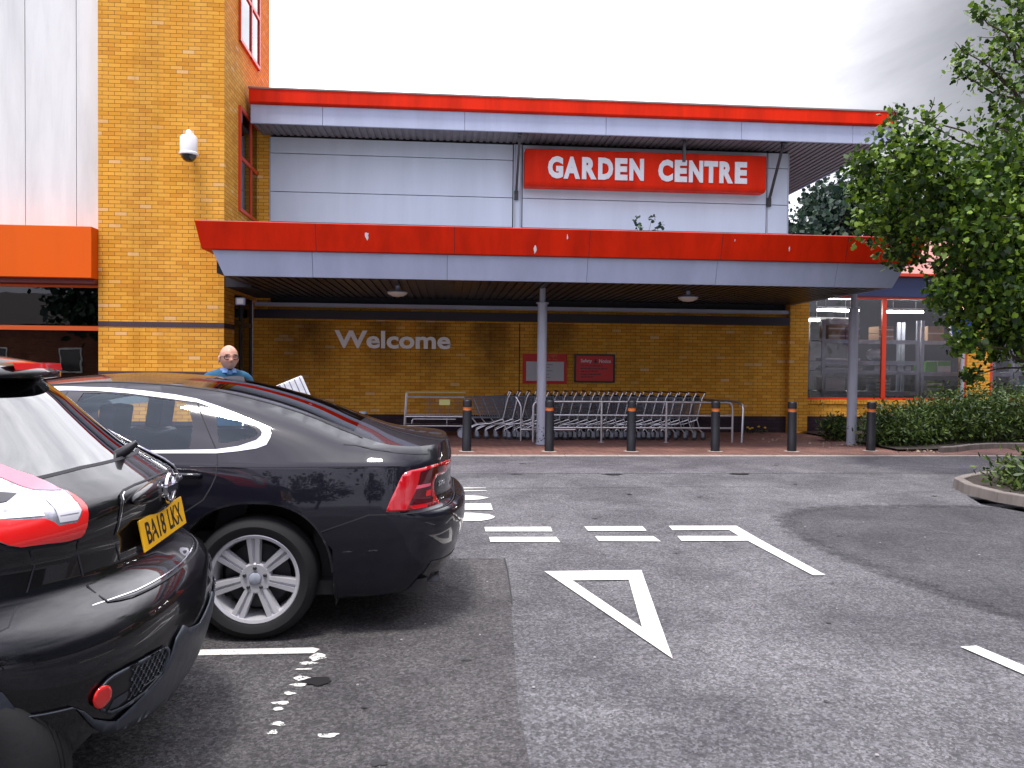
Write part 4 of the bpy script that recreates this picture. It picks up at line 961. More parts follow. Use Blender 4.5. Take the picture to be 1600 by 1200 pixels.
# honeycomb insert: rows of small zigzag wires
for s in (1, -1):
    hv = MB()
    for r_ in range(6):
        pts = []
        for k in range(28):
            S_ = .835+k*.0077; z_ = .475+r_*.0165+(.0055 if (k//2+r_) % 2 else -.0055)+(S_-.83)*.03
            lo = .462+(S_-.83)*.13; hi = .575
            if not (lo < z_ < hi): continue
            p = hat.P(S_, z_)+norm_at(hat, S_, z_)*.007; pts.append((p[0]+1.0, p[1]*s, p[2]))
        if len(pts) > 2: hv.tube(pts, .0022, 5, False)
    hv.build('honeycomb_grille', M['clad'], fg, world=False)
tl = [(.62,1.262),(.69,1.228),(.741,1.192),(.756,1.175),(.777,1.159),(.794,1.136),(.802,1.107),(.807,1.087),(.810,1.071),(.808,1.058),(.804,1.011),(.800,.992),(.788,.983),(.742,.980),(.665,.985),(.584,.988),(.547,.997),(.50,1.018),(.40,1.05),(.22,1.10),(.20,1.16),(.30,1.20),(.45,1.235)]
for nr in (True, False):
    lamp = panel(hat, 'tail_lamp', tl, M['clear_lens'], hc, .008, [], .02, org=HO, mirror=False, near=nr, thick=.008)
    panel(hat, 'red_lens', [(.22,1.102),(.40,1.062),(.537,1.062),(.57,1.056),(.657,1.051),(.683,1.040),(.70,1.027),(.766,1.027),(.785,1.052),(.79,1.085),(.80,1.107),(.807,1.08),(.808,1.06),(.804,1.011),(.798,.993),(.788,.985),(.742,.982),(.665,.987),(.584,.990),(.547,.999),(.50,1.020),(.40,1.052)], M['bright_red_lens'], lamp, .0175, [], .02, org=HO, mirror=False, near=nr)
    panel(hat, 'pink_lens', [(.45,1.232),(.62,1.258),(.69,1.225),(.741,1.190),(.756,1.172),(.777,1.156),(.788,1.135),(.792,1.108),(.76,1.111),(.719,1.118),(.704,1.132),(.689,1.158),(.60,1.19),(.46,1.20)], M['pink_lens'], lamp, .0175, [], .02, org=HO, mirror=False, near=nr)
    panel(hat, 'reversing_lens', [(.705,1.092),(.78,1.098),(.786,1.072),(.784,1.055),(.765,1.033),(.705,1.034),(.70,1.05)], mat('white_reflector',(.55,.55,.58),.3), lamp, .0172, [], .02, org=HO, mirror=False, near=nr)
    panel(hat, 'chrome_strip', [(.30,1.085),(.45,1.078),(.60,1.072),(.66,1.064),(.66,1.056),(.57,1.060),(.45,1.067),(.30,1.073)], M['chrome'], lamp, .0175, [], .02, org=HO, mirror=False, near=nr)
    panel(hat, 'dark_reflector', [(.45,1.115),(.52,1.14),(.60,1.13),(.66,1.115),(.60,1.10),(.50,1.095)], M['dark_steel'], lamp, .0172, [], .02, org=HO, mirror=False, near=nr)
strip(hat, 'lamp_seal', [(.22,1.092),(.40,1.043),(.50,1.010),(.547,.989),(.584,.980),(.665,.977),(.742,.972),(.795,.976),(.81,.99)], .012, gap, hc, .004, org=HO)
strip(hat, 'tailgate_shut_line', [(.80,.985),(.815,.93),(.835,.86),(.86,.77),(.91,.765),(.966,.761),(1.1,.758),(HL,.757)], .007, gap, hc, .0015, org=HO)
strip(hat, 'bumper_shut_line', [(.62,.985),(.66,.93),(.62,.84),(.50,.78),(.30,.76)], .005, gap, hc, .0015, org=HO)
strip(hat, 'plate_recess_edge', [(HL,1.099),(1.20,1.097),(1.10,1.094),(1.02,1.087),(.985,1.075),(.965,1.05),(.962,1.0),(.978,.95),(1.0,.90),(1.02,.85),(HL,.84)], .008, gap, hc, .0015, org=HO)
strip(hat, 'recess_highlight', [(1.015,1.082),(.990,1.073),(.972,1.048),(.969,1.0),(.98,.96)], .003, M['chrome'], hc, .003, org=HO)
strip(hat, 'bumper_step_edge', [(.80,.775),(.9,.772),(1.0,.768),(HL,.764)], .004, M['chrome'], hc, .001, org=HO)
strip(hat, 'arch_lip', wa[:8], .028, M['clad'], hc, .004, org=HO)
# plate (a flat board)
pb = MB(); up_ = Vector((-.022,0,.110)).normalized(); nx_ = Vector((up_.z,0,-up_.x)); pc = Vector((-1.052+1.0, 0, .922))
def pp_(y, h, d): return pc+Vector((0,y,0))+up_*h+nx_*d
pb.add([pp_(-.26,-.0555,0),pp_(.26,-.0555,0),pp_(.26,.0555,0),pp_(-.26,.0555,0),pp_(-.26,-.0555,.007),pp_(.26,-.0555,.007),pp_(.26,.0555,.007),pp_(-.26,.0555,.007)], [(0,3,2,1),(4,5,6,7),(0,1,5,4),(1,2,6,5),(2,3,7,6),(3,0,4,7)])
plate = pb.build('number_plate', M['plate_yellow'], hc, world=False, bevel=.002)
for q_ in (('BA18', -.215, .0, -.038, .040), ('LKX', .045, .215, -.038, .040)): text_mesh('plate_lettering', [q_], M['black'], plate, lambda x, z, d: Vector(pp_(x, z, .0078+max(d,0)))+Vector(PIV), extrude=.0004, bold=.012)
m = MB()
for y in (-.15,.16): m.lathe(pp_(y,-.004,.0), [(.007,.007),(.006,.0105),(.001,.011)], 12, 'X')
m.build('plate_screw', M['plate_yellow'], plate, world=False, smooth=True)
# round emblem with a bar
ez, ex = 1.052, hat.xr(1.052)+1.0
m = MB(); m.lathe((ex+.004,0,ez), [(.040,.0),(.044,.010),(.050,.013),(.056,.010),(.058,.0)], 36, 'X'); m.box(ex+.003,ex+.018,-.068,.068,ez-.012,ez+.012); m.build('emblem', M['chrome'], hc, world=False, smooth=True)
# raised garnish over the plate, behind the emblem
m = MB(); m.sphere((ex-.03,0,ez+.0),(.032,.30,.040),28,12); m.build('tailgate_handle', M['paint_hatch'], hc, world=False, smooth=True)
# spoiler with brake lamp
def spo(S, z, out): 
    p = hat.P(S, z); n = np.array([1.0,0,0]); q = p+np.array([out,0,0]); return (q[0]+1.0, q[1], q[2])
m = MB(); rowsT = []
SS = list(np.linspace(.60, HL, 22)); full = [(S, 1) for S in SS]+[(S, -1) for S in SS[::-1][1:]]
sect = [(1.555,-.15),(1.538,.03),(1.520,.10),(1.502,.125),(1.482,.118),(1.462,.085),(1.452,.0)]
for S, s in full:
    k = min(1, max(0, (S-.60)/.28)); k = k*k*(3-2*k); row = []
    for z, o in sect:
        dz = -.075*(1-k)**1.5; p = spo(S, min(z, 1.53), o*(.25+.75*k)+(0 if z < 1.54 else -.02)); row.append((p[0], p[1]*s, z+dz))
    rowsT.append(row)
nS = len(sect)
m.add([p for r_ in rowsT for p in r_], [(i*nS+j, i*nS+j+1, (i+1)*nS+j+1, (i+1)*nS+j) for i in range(len(rowsT)-1) for j in range(nS-1)]+[tuple(range(nS)), tuple((len(rowsT)-1)*nS+j for j in range(nS))])
sp = m.build('roof_spoiler', M['paint_hatch'], hc, world=False, smooth=True, angle=60)
m = MB(); br = []
for y in np.linspace(-.19,.19,13):
    # find S of that y on the shell
    best = min(SS, key=lambda S: abs(abs(hat.P(S,1.50)[1])-abs(y))); x_ = np.interp(abs(y), [0,.3,.6], [spo(HL,1.50,.125)[0], spo(HL,1.50,.125)[0]-.03, spo(HL,1.5,.125)[0]-.12])
    br.append(x_)
ys_ = np.linspace(-.19,.19,13)
vs = []
for x_, y in zip(br, ys_): vs += [(x_+.004,y,1.481),(x_+.010,y,1.490),(x_+.004,y,1.513),(x_-.03,y,1.517)]
m.add(vs, [(4*i+j,4*i+j+1,4*i+j+5,4*i+j+4) for i in range(12) for j in range(3)]); m.build('high_brake_lamp', M['bright_red_lens'], sp, world=False, smooth=True)
# roof
m = MB(); rr_ = []
for S in np.linspace(-hat.LS-HL, HL, 60):
    p = hat.P(S, ZT); rr_.append((p[0]+1.0, p[1], p[2]))
vs = []
for (x_, y_, z_) in rr_:
    for t in np.linspace(-1, 1, 15): vs.append((x_, -y_*t, z_+.035*(1-t*t)*min(1, abs(y_)/.4)))
m.add(vs, [(15*i+j,15*i+j+1,15*i+j+16,15*i+j+15) for i in range(59) for j in range(14)]); m.build('roof', M['paint_hatch'], hc, world=False, smooth=True)
# rear wiper: boss at the foot of the glass
def hp(S, z, off, s=1): p = hat.P(S, z)+norm_at(hat, S, z)*off; return (p[0]+1.0, p[1]*s, p[2])
m = MB(); c0 = hp(HL,1.185,.0); m.tube([(c0[0]-.01,0.0,1.17),(c0[0]+.03,0.0,1.195),(c0[0]+.062,0.01,1.222)], [.022,.019,.010], 10)
m.build('rear_wiper', M['black'], hc, world=False, smooth=True)
# floor and wheels
m = MB(); m.box(-3.9,-.35,-.70,.70,.25,.34); m.box(-3.9,-.62,-.66,.66,.34,.8); m.box(-.75,-.35,-.45,.45,.34,.70); m.build('floor_pan', M['dark_void'], hc, world=False)
m = MB(); m.cyl((-.42,.10,.27),(-.13,.10,.26),.022,14); m.build('exhaust_pipe', M['chrome'], hc, world=False, smooth=True)
for xc in (-.455, -3.1):
    for s in (-1, 1): wheel(hc, (xc, s*.74, .345), s, .345, .235, .215, 5, rot=R(90))
mf = MB(); 
# front bench seen dimly through the glass
for yy in (-.36,.36): mf.obox((-1.7,yy,.85),(.16,.46,.6),Matrix.Rotation(R(16),3,'Y')); mf.obox((-1.58,yy,1.22),(.10,.26,.18),Matrix.Rotation(R(8),3,'Y'))
mf.build('seat', M['seat'], hc, world=False, bevel=.03)
# ------------------------------------------------------------------ signs and lettering
s = thing('garden_centre_sign', (4.48,17.9,5.96), 'long red sign box reading GARDEN CENTRE in white letters below the upper roof', 'sign')
m = MB(); m.prism([(17.84,6.37),(18.20,6.37),(18.20,5.55),(17.93,5.55),(17.86,5.585),(17.84,5.63)], 1.71, 7.25, 'YZ'); m.build('sign_box', M['red'], s, bevel=.02)
# thin returns and fixing rails
m = MB(); m.box(1.9,7.1,18.2,18.245,6.1,6.16); m.box(1.9,7.1,18.2,18.245,5.7,5.76); m.build('fixing_rail', M['dark_steel'], s)
sx = lambda a: 1.71+(800+a/3.3333-820)*.014715
for wd_ in ([('G',182,260),('A',262,346),('R',356,431),('D',439,516),('E',526,590),('N',600,675)], [('C',750,826),('E',836,900),('N',910,984),('T',990,1062),('R',1070,1142),('E',1152,1216)]):
    text_mesh('lettering', [(c_, sx(a_), sx(b_), 5.72, 6.21) for c_, a_, b_ in wd_], M['letter_white'], s, lambda x, z, d: (x, 17.838-.016-d, z), extrude=.014, bold=.055)
s = thing('welcome_sign', (-1.2,18.24,2.08), 'pale Welcome lettering fixed to the brick wall under the canopy', 'sign')
text_mesh('lettering', [('Welcome',-2.505,.091,1.884,2.285)], M['letter_silver'], s, lambda x, z, d: (x, 18.215-d, z), extrude=.012, bold=.03)
s = thing('safety_notice', (3.4,18.24,1.49), 'red Safety Notice board in a black frame on the wall above the trolleys', 'notice')
m = MB(); m.box(2.93,3.875,18.20,18.248,1.16,1.20); m.box(2.93,3.875,18.20,18.248,1.775,1.815); m.box(2.93,2.97,18.2,18.248,1.2,1.775); m.box(3.835,3.875,18.2,18.248,1.2,1.775); m.build('frame', M['black'], s)
m = MB(); m.box(2.97,3.835,18.222,18.246,1.2,1.775); m.build('board', mat('notice_red',(.62,.015,.01),.4), s)
for q_ in (('Safety',3.08,3.34,1.60,1.70),('Notice',3.51,3.78,1.615,1.695)): text_mesh('heading', [q_], M['white_paint'], s, lambda x, z, d: (x, 18.219-d, z), extrude=.002, bold=.012)
m = MB(); m.prism([(3.38,1.61),(3.47,1.61),(3.425,1.72)], 18.216, 18.221); 
for z, l in ((1.545,.52),(1.48,.62),(1.415,.40),(1.35,.48),(1.285,.26)):
    x = 3.08
    while x < 3.08+l: w_ = rng.uniform(.03,.09); m.box(x, x+w_, 18.218, 18.221, z-.012, z+.012); x += w_+.02
m.build('small_print', M['black'], s)
s = thing('red_notice', (2.25,18.24,1.46), 'red notice with a white sheet, half hidden behind the middle canopy column', 'notice')
m = MB(); m.box(1.74,2.76,18.225,18.248,1.12,1.81); m.build('board', mat('notice_red_flat',(.60,.016,.01),.5), s)
m = MB(); m.box(1.82,2.69,18.214,18.224,1.19,1.63); m.build('paper', mat('paper',(.55,.54,.56),.6), s)
for q_ in (('ne right',2.26,2.53,1.725,1.80),('y for you...',2.26,2.58,1.645,1.715)): text_mesh('heading', [q_], M['orange_band'], s, lambda x, z, d: (x, 18.221-d, z), extrude=.002, bold=.008)
m = MB()
for z in (1.56,1.50,1.42,1.34,1.27): m.box(2.2,2.2+rng.uniform(.15,.24),18.2115,18.2135,z-.005,z+.005)
m.build('small_print', M['clad'], s)
s = thing('round_sign', (10.84,16.0,.06), 'round blue sign with a white rim on a grey pole, half hidden by leaves', 'sign')
m = MB(); m.cyl((10.84,16.03,.06),(10.84,16.03,2.62),.038,16); m.build('pole', M['steel'], s, smooth=True)
m = MB(); m.lathe((10.78,15.97,2.40), [(.001,-.012),(.265,-.012),(.265,.012),(.001,.012)], 40, 'Y'); m.build('disc', mat('sign_blue',(.01,.05,.32),.35), s, smooth=True)
m = MB(); m.lathe((10.78,15.97,2.40), [(.265,-.016),(.30,-.016),(.30,.014),(.265,.014)], 40, 'Y', closed=True); m.build('rim', M['white_paint'], s, smooth=True)
text_mesh('lettering', [('2',10.70,10.80,2.31,2.47)], M['white_paint'], s, lambda x, z, d: (x, 15.954-d, z), extrude=.002, bold=.02)
# dome camera
s = thing('dome_camera', (-4.79,15.7,5.6), 'white dome security camera on the yellow brick tower', 'camera')
m = MB(); m.tube([(-4.86,15.70,5.80),(-4.84,15.50,5.82),(-4.80,15.40,5.80),(-4.79,15.36,5.72)], [.05,.05,.055,.06], 14); m.cyl((-4.86,15.70,5.80),(-4.86,15.66,5.80),.08,18); m.build('bracket', M['white_paint'], s, smooth=True)
m = MB(); m.lathe((-4.79,15.36,0), [(.001,5.73),(.13,5.72),(.155,5.69),(.155,5.42),(.172,5.40),(.172,5.37),(.14,5.365)], 32); m.build('housing', M['white_paint'], s, smooth=True)
m = MB(); m.lathe((-4.79,15.36,5.37), [(.142,0),(.13,-.05),(.09,-.10),(.045,-.125),(.001,-.13)], 32); m.build('dome', M['gloss_black'], s, smooth=True)

# ------------------------------------------------------------------ bollards
def bollard(): 
    o = thing('bollard', (0,0,0), None, 'bollard', 'black bollards along the kerb')
    m = MB(); m.lathe((0,0,0), [(.001,.905),(.066,.903),(.078,.89),(.080,.875),(.080,.785),(.074,.779)], 28); m.build('cap', M['bollard'], o, smooth=True)
    m = MB(); m.lathe((0,0,0), [(.071,.779),(.071,.722)], 28); m.build('reflective_band', M['orange_band'], o, smooth=True)
    m = MB(); m.lathe((0,0,0), [(.071,.722),(.078,.716),(.080,.70),(.080,.24),(.082,.235),(.082,.0),(.001,.0)], 28); m.build('post', M['bollard'], o, smooth=True)
    m = MB(); m.lathe((0,0,0), [(.14,.004),(.082,.008)], 20); m.build('mortar_collar', M['kerb'], o, smooth=True)
    return o
bo = bollard(); blabs = ['black bollard just right of the saloon boot, in front of the first trolleys', 'black bollard with orange band standing just right of the middle canopy column', 'black bollard between two posts of the tubular rail, second from the column', 'black bollard with orange band at the right end of the tubular trolley rail', 'black bollard alone on the paving between trolley rail and right canopy column', 'black bollard right of the right canopy column, next to the hedge']
for i, (x, y) in enumerate([(.364,13.99),(1.822,14.0),(3.296,14.02),(4.835,14.03),(6.271,14.05),(7.831,14.17)]):
    c = bo if i == 0 else copy_tree(bo); c.location = (x, y, .02); c['label'] = blabs[i]; c.rotation_euler.z = rng.uniform(0, 6); c.rotation_euler.x = R(rng.uniform(-.6,.6))
s = thing('short_post', (-1.66,16.3,.02), 'short dark post with a pale cap behind the saloon rear window', 'post')
m = MB(); m.cyl((-1.66,16.3,.02),(-1.66,16.3,.56),.085,24); m.build('post', M['bollard'], s, smooth=True)
m = MB(); m.lathe((-1.66,16.3,.56), [(.088,-.03),(.09,0),(.08,.02),(.001,.025)], 24); m.build('cap', M['steel'], s, smooth=True)

# ------------------------------------------------------------------ trolley bay rails
s = thing('trolley_rail', (3.9,15.7,.02), 'galvanised three bar tubular rail with rounded end in front of the trolleys', 'rail')
yy = 15.7; Rr = .024
m = MB(); m.tube([(1.72,yy,.02),(1.72,yy,.73),(1.74,yy,.79),(1.80,yy,.825),(3.0,yy,.83),(4.4,yy,.83),(5.62,yy,.83),(5.70,yy,.815),(5.745,yy,.77),(5.76,yy,.70),(5.76,yy,.02)], Rr, 14); m.build('hoop', M['galv'], s, smooth=True)
for z in (.56,.31):
    m = MB(); m.tube([(1.72,yy,z),(5.76,yy,z)], Rr*.9, 12); m.build('crossbar', M['galv'], s, smooth=True)
for x in (3.085,4.40):
    m = MB(); m.tube([(x,yy,.02),(x,yy,.83)], Rr, 12); m.lathe((x,yy,.02), [(.06,.0),(.06,.01),(.024,.012)], 16); m.build('post', M['galv'], s, smooth=True)
s = thing('rail_hoop', (5.95,15.65,.02), 'bare tubular hoop at the right end of the trolley row, beyond the three bar rail', 'rail')
m = MB(); m.tube([(5.94,15.65,.02),(5.965,15.66,.70),(5.96,15.70,.78),(5.92,15.80,.83),(5.86,16.0,.84),(5.55,17.3,.84),(5.53,17.4,.80),(5.52,17.45,.72),(5.5,17.47,.02)], Rr, 14); m.build('hoop', M['galv'], s, smooth=True)
s = thing('guard_rail', (1.3,15.75,.02), 'single bent white guard tube just left of the middle canopy column', 'rail')
m = MB(); m.tube([(1.50,15.95,.02),(1.50,15.95,.70),(1.47,15.97,.78),(1.40,16.02,.90)], .02, 12); m.tube([(1.50,15.95,.25),(2.6,15.95,.25)], .03, 10); m.build('tube', M['galv'], s, smooth=True)

# ------------------------------------------------------------------ shopping trolleys, nested
def trolley():
    o = thing('shopping_trolley', (0,0,0), None, 'trolley', 'nested shopping trolleys')
    wr = .0042; m = MB(); hw_t, hw_b = .26, .20
    def bp(t, side, z):      # point on a basket side: t 0 front .. 1 rear, z 0 bottom .. 1 top
        xf = -.34-.17*z; xr = .34+.02*z; y = (hw_b+(hw_t-hw_b)*z)*(.78+.22*t); return (xf+(xr-xf)*t, side*y, .44+.06*(1-t)*0+.40*z-.07*t*(1-z)*0+ .05*t*z)
    for sd in (-1, 1):
        for z in (0, .2, .4, .6, .8, 1): m.tube([bp(0,sd,z), bp(1,sd,z)], wr*(1.9 if z in (0,1) else 1), 4, False)
        for k in range(15): m.tube([bp(k/14,sd,0), bp(k/14,sd,1)], wr*(2.2 if k in (0,14) else 1), 4, False)
    for z in (0, .25, .5, .75, 1): m.tube([bp(0,-1,z), bp(0,1,z)], wr*(1.9 if z in (0,1) else 1), 4, False); 
    for k in range(9):
        q = -1+2*k/8; a = Vector(bp(0,1,0)); b = Vector(bp(0,1,1)); m.tube([(a.x,a.y*q,a.z),(b.x,b.y*q,b.z)], wr, 4, False); c = Vector(bp(1,1,0)); d = Vector(bp(1,1,1)); m.tube([(c.x,c.y*q,c.z),(d.x,d.y*q,d.z)], wr, 4, False); m.tube([(a.x,a.y*q,a.z),(c.x,c.y*q,c.z)], wr, 4, False)
    m.build('basket', M['wire'], o, world=False)
    m = MB(); ft = .012
    for sd in (-1, 1):
        m.tube([(.46,sd*.25,.98),(.40,sd*.25,.86),(.30,sd*.23,.44),(.36,sd*.25,.22),(.40,sd*.26,.16)], ft, 8)
        m.tube([(.30,sd*.23,.42),(.05,sd*.19,.33),(-.22,sd*.16,.30),(-.42,sd*.14,.20),(-.44,sd*.14,.15)], ft, 8)
        m.tube([(-.51,sd*.20,.86),(-.33,sd*.155,.43),(-.22,sd*.16,.30)], ft*.8, 8)
    m.tube([(.38,-.25,.2),(.38,.25,.2)], ft, 8); m.tube([(-.42,-.14,.2),(-.42,.14,.2)], ft, 8); m.build('frame', M['galv'], o, world=False, smooth=True)
    m = MB(); m.tube([(.465,-.27,.985),(.465,.27,.985)], .017, 10); m.build('handle', mat('handle_plastic',(.10,.012,.010),.4) if 'handle' not in M else M['handle'], o, world=False, smooth=True)
    m = MB(); m.obox((.38,0,.84),(.012,.40,.17),Matrix.Rotation(R(-12),3,'Y')); m.build('child_seat_flap', M['black'], o, world=False)
    for x, y in ((.40,.26),(.40,-.26),(-.44,.14),(-.44,-.14)):
        m = MB(); m.box(x-.01,x+.05,y-.022,y-.015,.06,.16); m.box(x-.01,x+.05,y+.015,y+.022,.06,.16); m.cyl((x+.01,y,.15),(x+.01,y,.18),.015,8); ca = m.build('castor', M['wire'], o, world=False)
        m = MB(); m.lathe((x+.03,y,.062), [(.001,-.013),(.055,-.013),(.062,-.008),(.062,.008),(.055,.013),(.001,.013)], 16, 'Y'); m.build('castor_wheel', M['seat'] if y*x < 0 else M['clad'], ca, world=False, smooth=True)
    return o
tr = trolley(); NT = 22
for i in range(NT):
    c = tr if i == 0 else copy_tree(tr)
    c.location = (.86+i*.192, 16.45+rng.uniform(-.02,.02), .02); c.rotation_euler.z = R(rng.uniform(-1.2,1.2))
    c['label'] = 'front shopping trolley at the left end of the nested row, beside the long display trolley' if i == 0 else 'last shopping trolley at the right end of the nested row, its handle free' if i == NT-1 else 'wire shopping trolley pushed into the middle of the long nested row'
# long goods trolley on the left
s = thing('goods_trolley', (-.24,16.8,.02), 'long steel goods trolley with mesh side and yellow card, left of the shopping trolleys', 'trolley')
m = MB()
for y in (16.55,17.05):
    m.tube([(-.86,y,.16),(-.84,y,.55),(-.82,y,.95)], .016, 8); m.tube([(.38,y,.16),(.37,y,.86)], .014, 8)
    for z in (.86,.46,.27): m.tube([(-.84,y,z),(.38,y,z)], .010 if z != .46 else .014, 8)
    m.tube([(-.70,y,.30),(-.70,y,.38),(-.66,y,.41),(.20,y,.41)], .009, 8); m.tube([(.02,y,.28),(.02,y,.41)], .008, 6)
for x in (-.84,.38):
    for z in (.46,.27): m.tube([(x,16.55,z),(x,17.05,z)], .012, 8)
m.build('frame', M['galv'], s, smooth=True)
m = MB(); m.tube([(-.83,16.55,.955),(.40,16.55,.955)], .013, 8); m.tube([(-.83,17.05,.955),(.40,17.05,.955)], .013, 8); m.build('handle', mat('brass_yellow',(.55,.42,.20),.35,.5), s, smooth=True)
m = MB()
for k in range(16): x = -.42+k*.052; m.tube([(x,16.55,.46),(x,16.55,.86)], .0025, 4)
for k in range(6): z = .52+k*.06; m.tube([(-.45,16.55,z),(.36,16.55,z)], .0025, 4)
m.build('mesh_side', M['wire'], s)
m = MB(); m.box(-.82,.36,16.56,17.04,.44,.455); m.build('deck', M['dark_steel'], s)
m = MB(); m.box(-.14,.08,16.53,16.54,.70,.82); m.build('card', mat('yellow_card',(.62,.60,.22),.5), s)
for x in (-.88,.33):
    for y in (16.55,17.05):
        m = MB(); m.lathe((x,y,.11), [(.001,-.015),(.08,-.015),(.09,0),(.08,.015),(.001,.015)], 18, 'Y'); m.box(x-.01,x+.04,y-.024,y-.018,.11,.22); m.box(x-.01,x+.04,y+.018,y+.024,.11,.22); m.build('castor', M['steel'], s, smooth=True)

# ------------------------------------------------------------------ the man and his flat trolley with a carton
s = thing('flat_trolley', (-1.35,7.5,0), 'low flat trolley pushed by the man behind the black saloon', 'trolley')
m = MB(); m.box(-1.75,-.85,7.22,7.78,.24,.28); m.build('deck', M['dark_steel'], s, bevel=.01)
m = MB(); m.tube([(-1.78,7.24,.28),(-1.80,7.24,.92),(-1.80,7.28,.97),(-1.80,7.72,.97),(-1.80,7.76,.92),(-1.78,7.76,.28)], .016, 10); m.build('push_bar', M['galv'], s, smooth=True)
for x in (-1.65,-.95):
    for y in (7.27,7.73):
        m = MB(); m.lathe((x,y,.10), [(.001,-.02),(.09,-.02),(.10,0),(.09,.02),(.001,.02)], 18, 'Y'); m.box(x-.03,x+.03,y-.03,y+.03,.19,.24); m.build('castor', M['dark_steel'], s, smooth=True)
s = thing('white_carton', (-1.33,7.55,.28), 'tall white boxed panel with a grey stripe leaning on the trolley beside the man', 'box')
m = MB(); Mx = Matrix.Rotation(R(-24),3,'Y')@Matrix.Rotation(R(16),3,'Z')
ax = Vector((math.sin(R(-24)),0,math.cos(R(24)))); c0 = Vector((-1.02,7.60,.30))+ax*.58
m.obox(c0,(.30,.13,1.14),Mx); m.build('carton', mat('white_wrap',(.70,.71,.74),.35, build=lambda t,b: bump(t,b,noise(t,pos(t),14,4),.5,.02)), s, bevel=.015)
m = MB(); m.obox(c0+Mx@Vector((-.10,-.066,0)),(.07,.004,1.13),Mx); [m.obox(c0+Mx@Vector((q_,-.066,0)),(.008,.003,1.13),Mx) for q_ in (-.03,.02,.07,.12)]; m.build('stripe', mat('grey_stripe',(.16,.18,.26),.5), s)

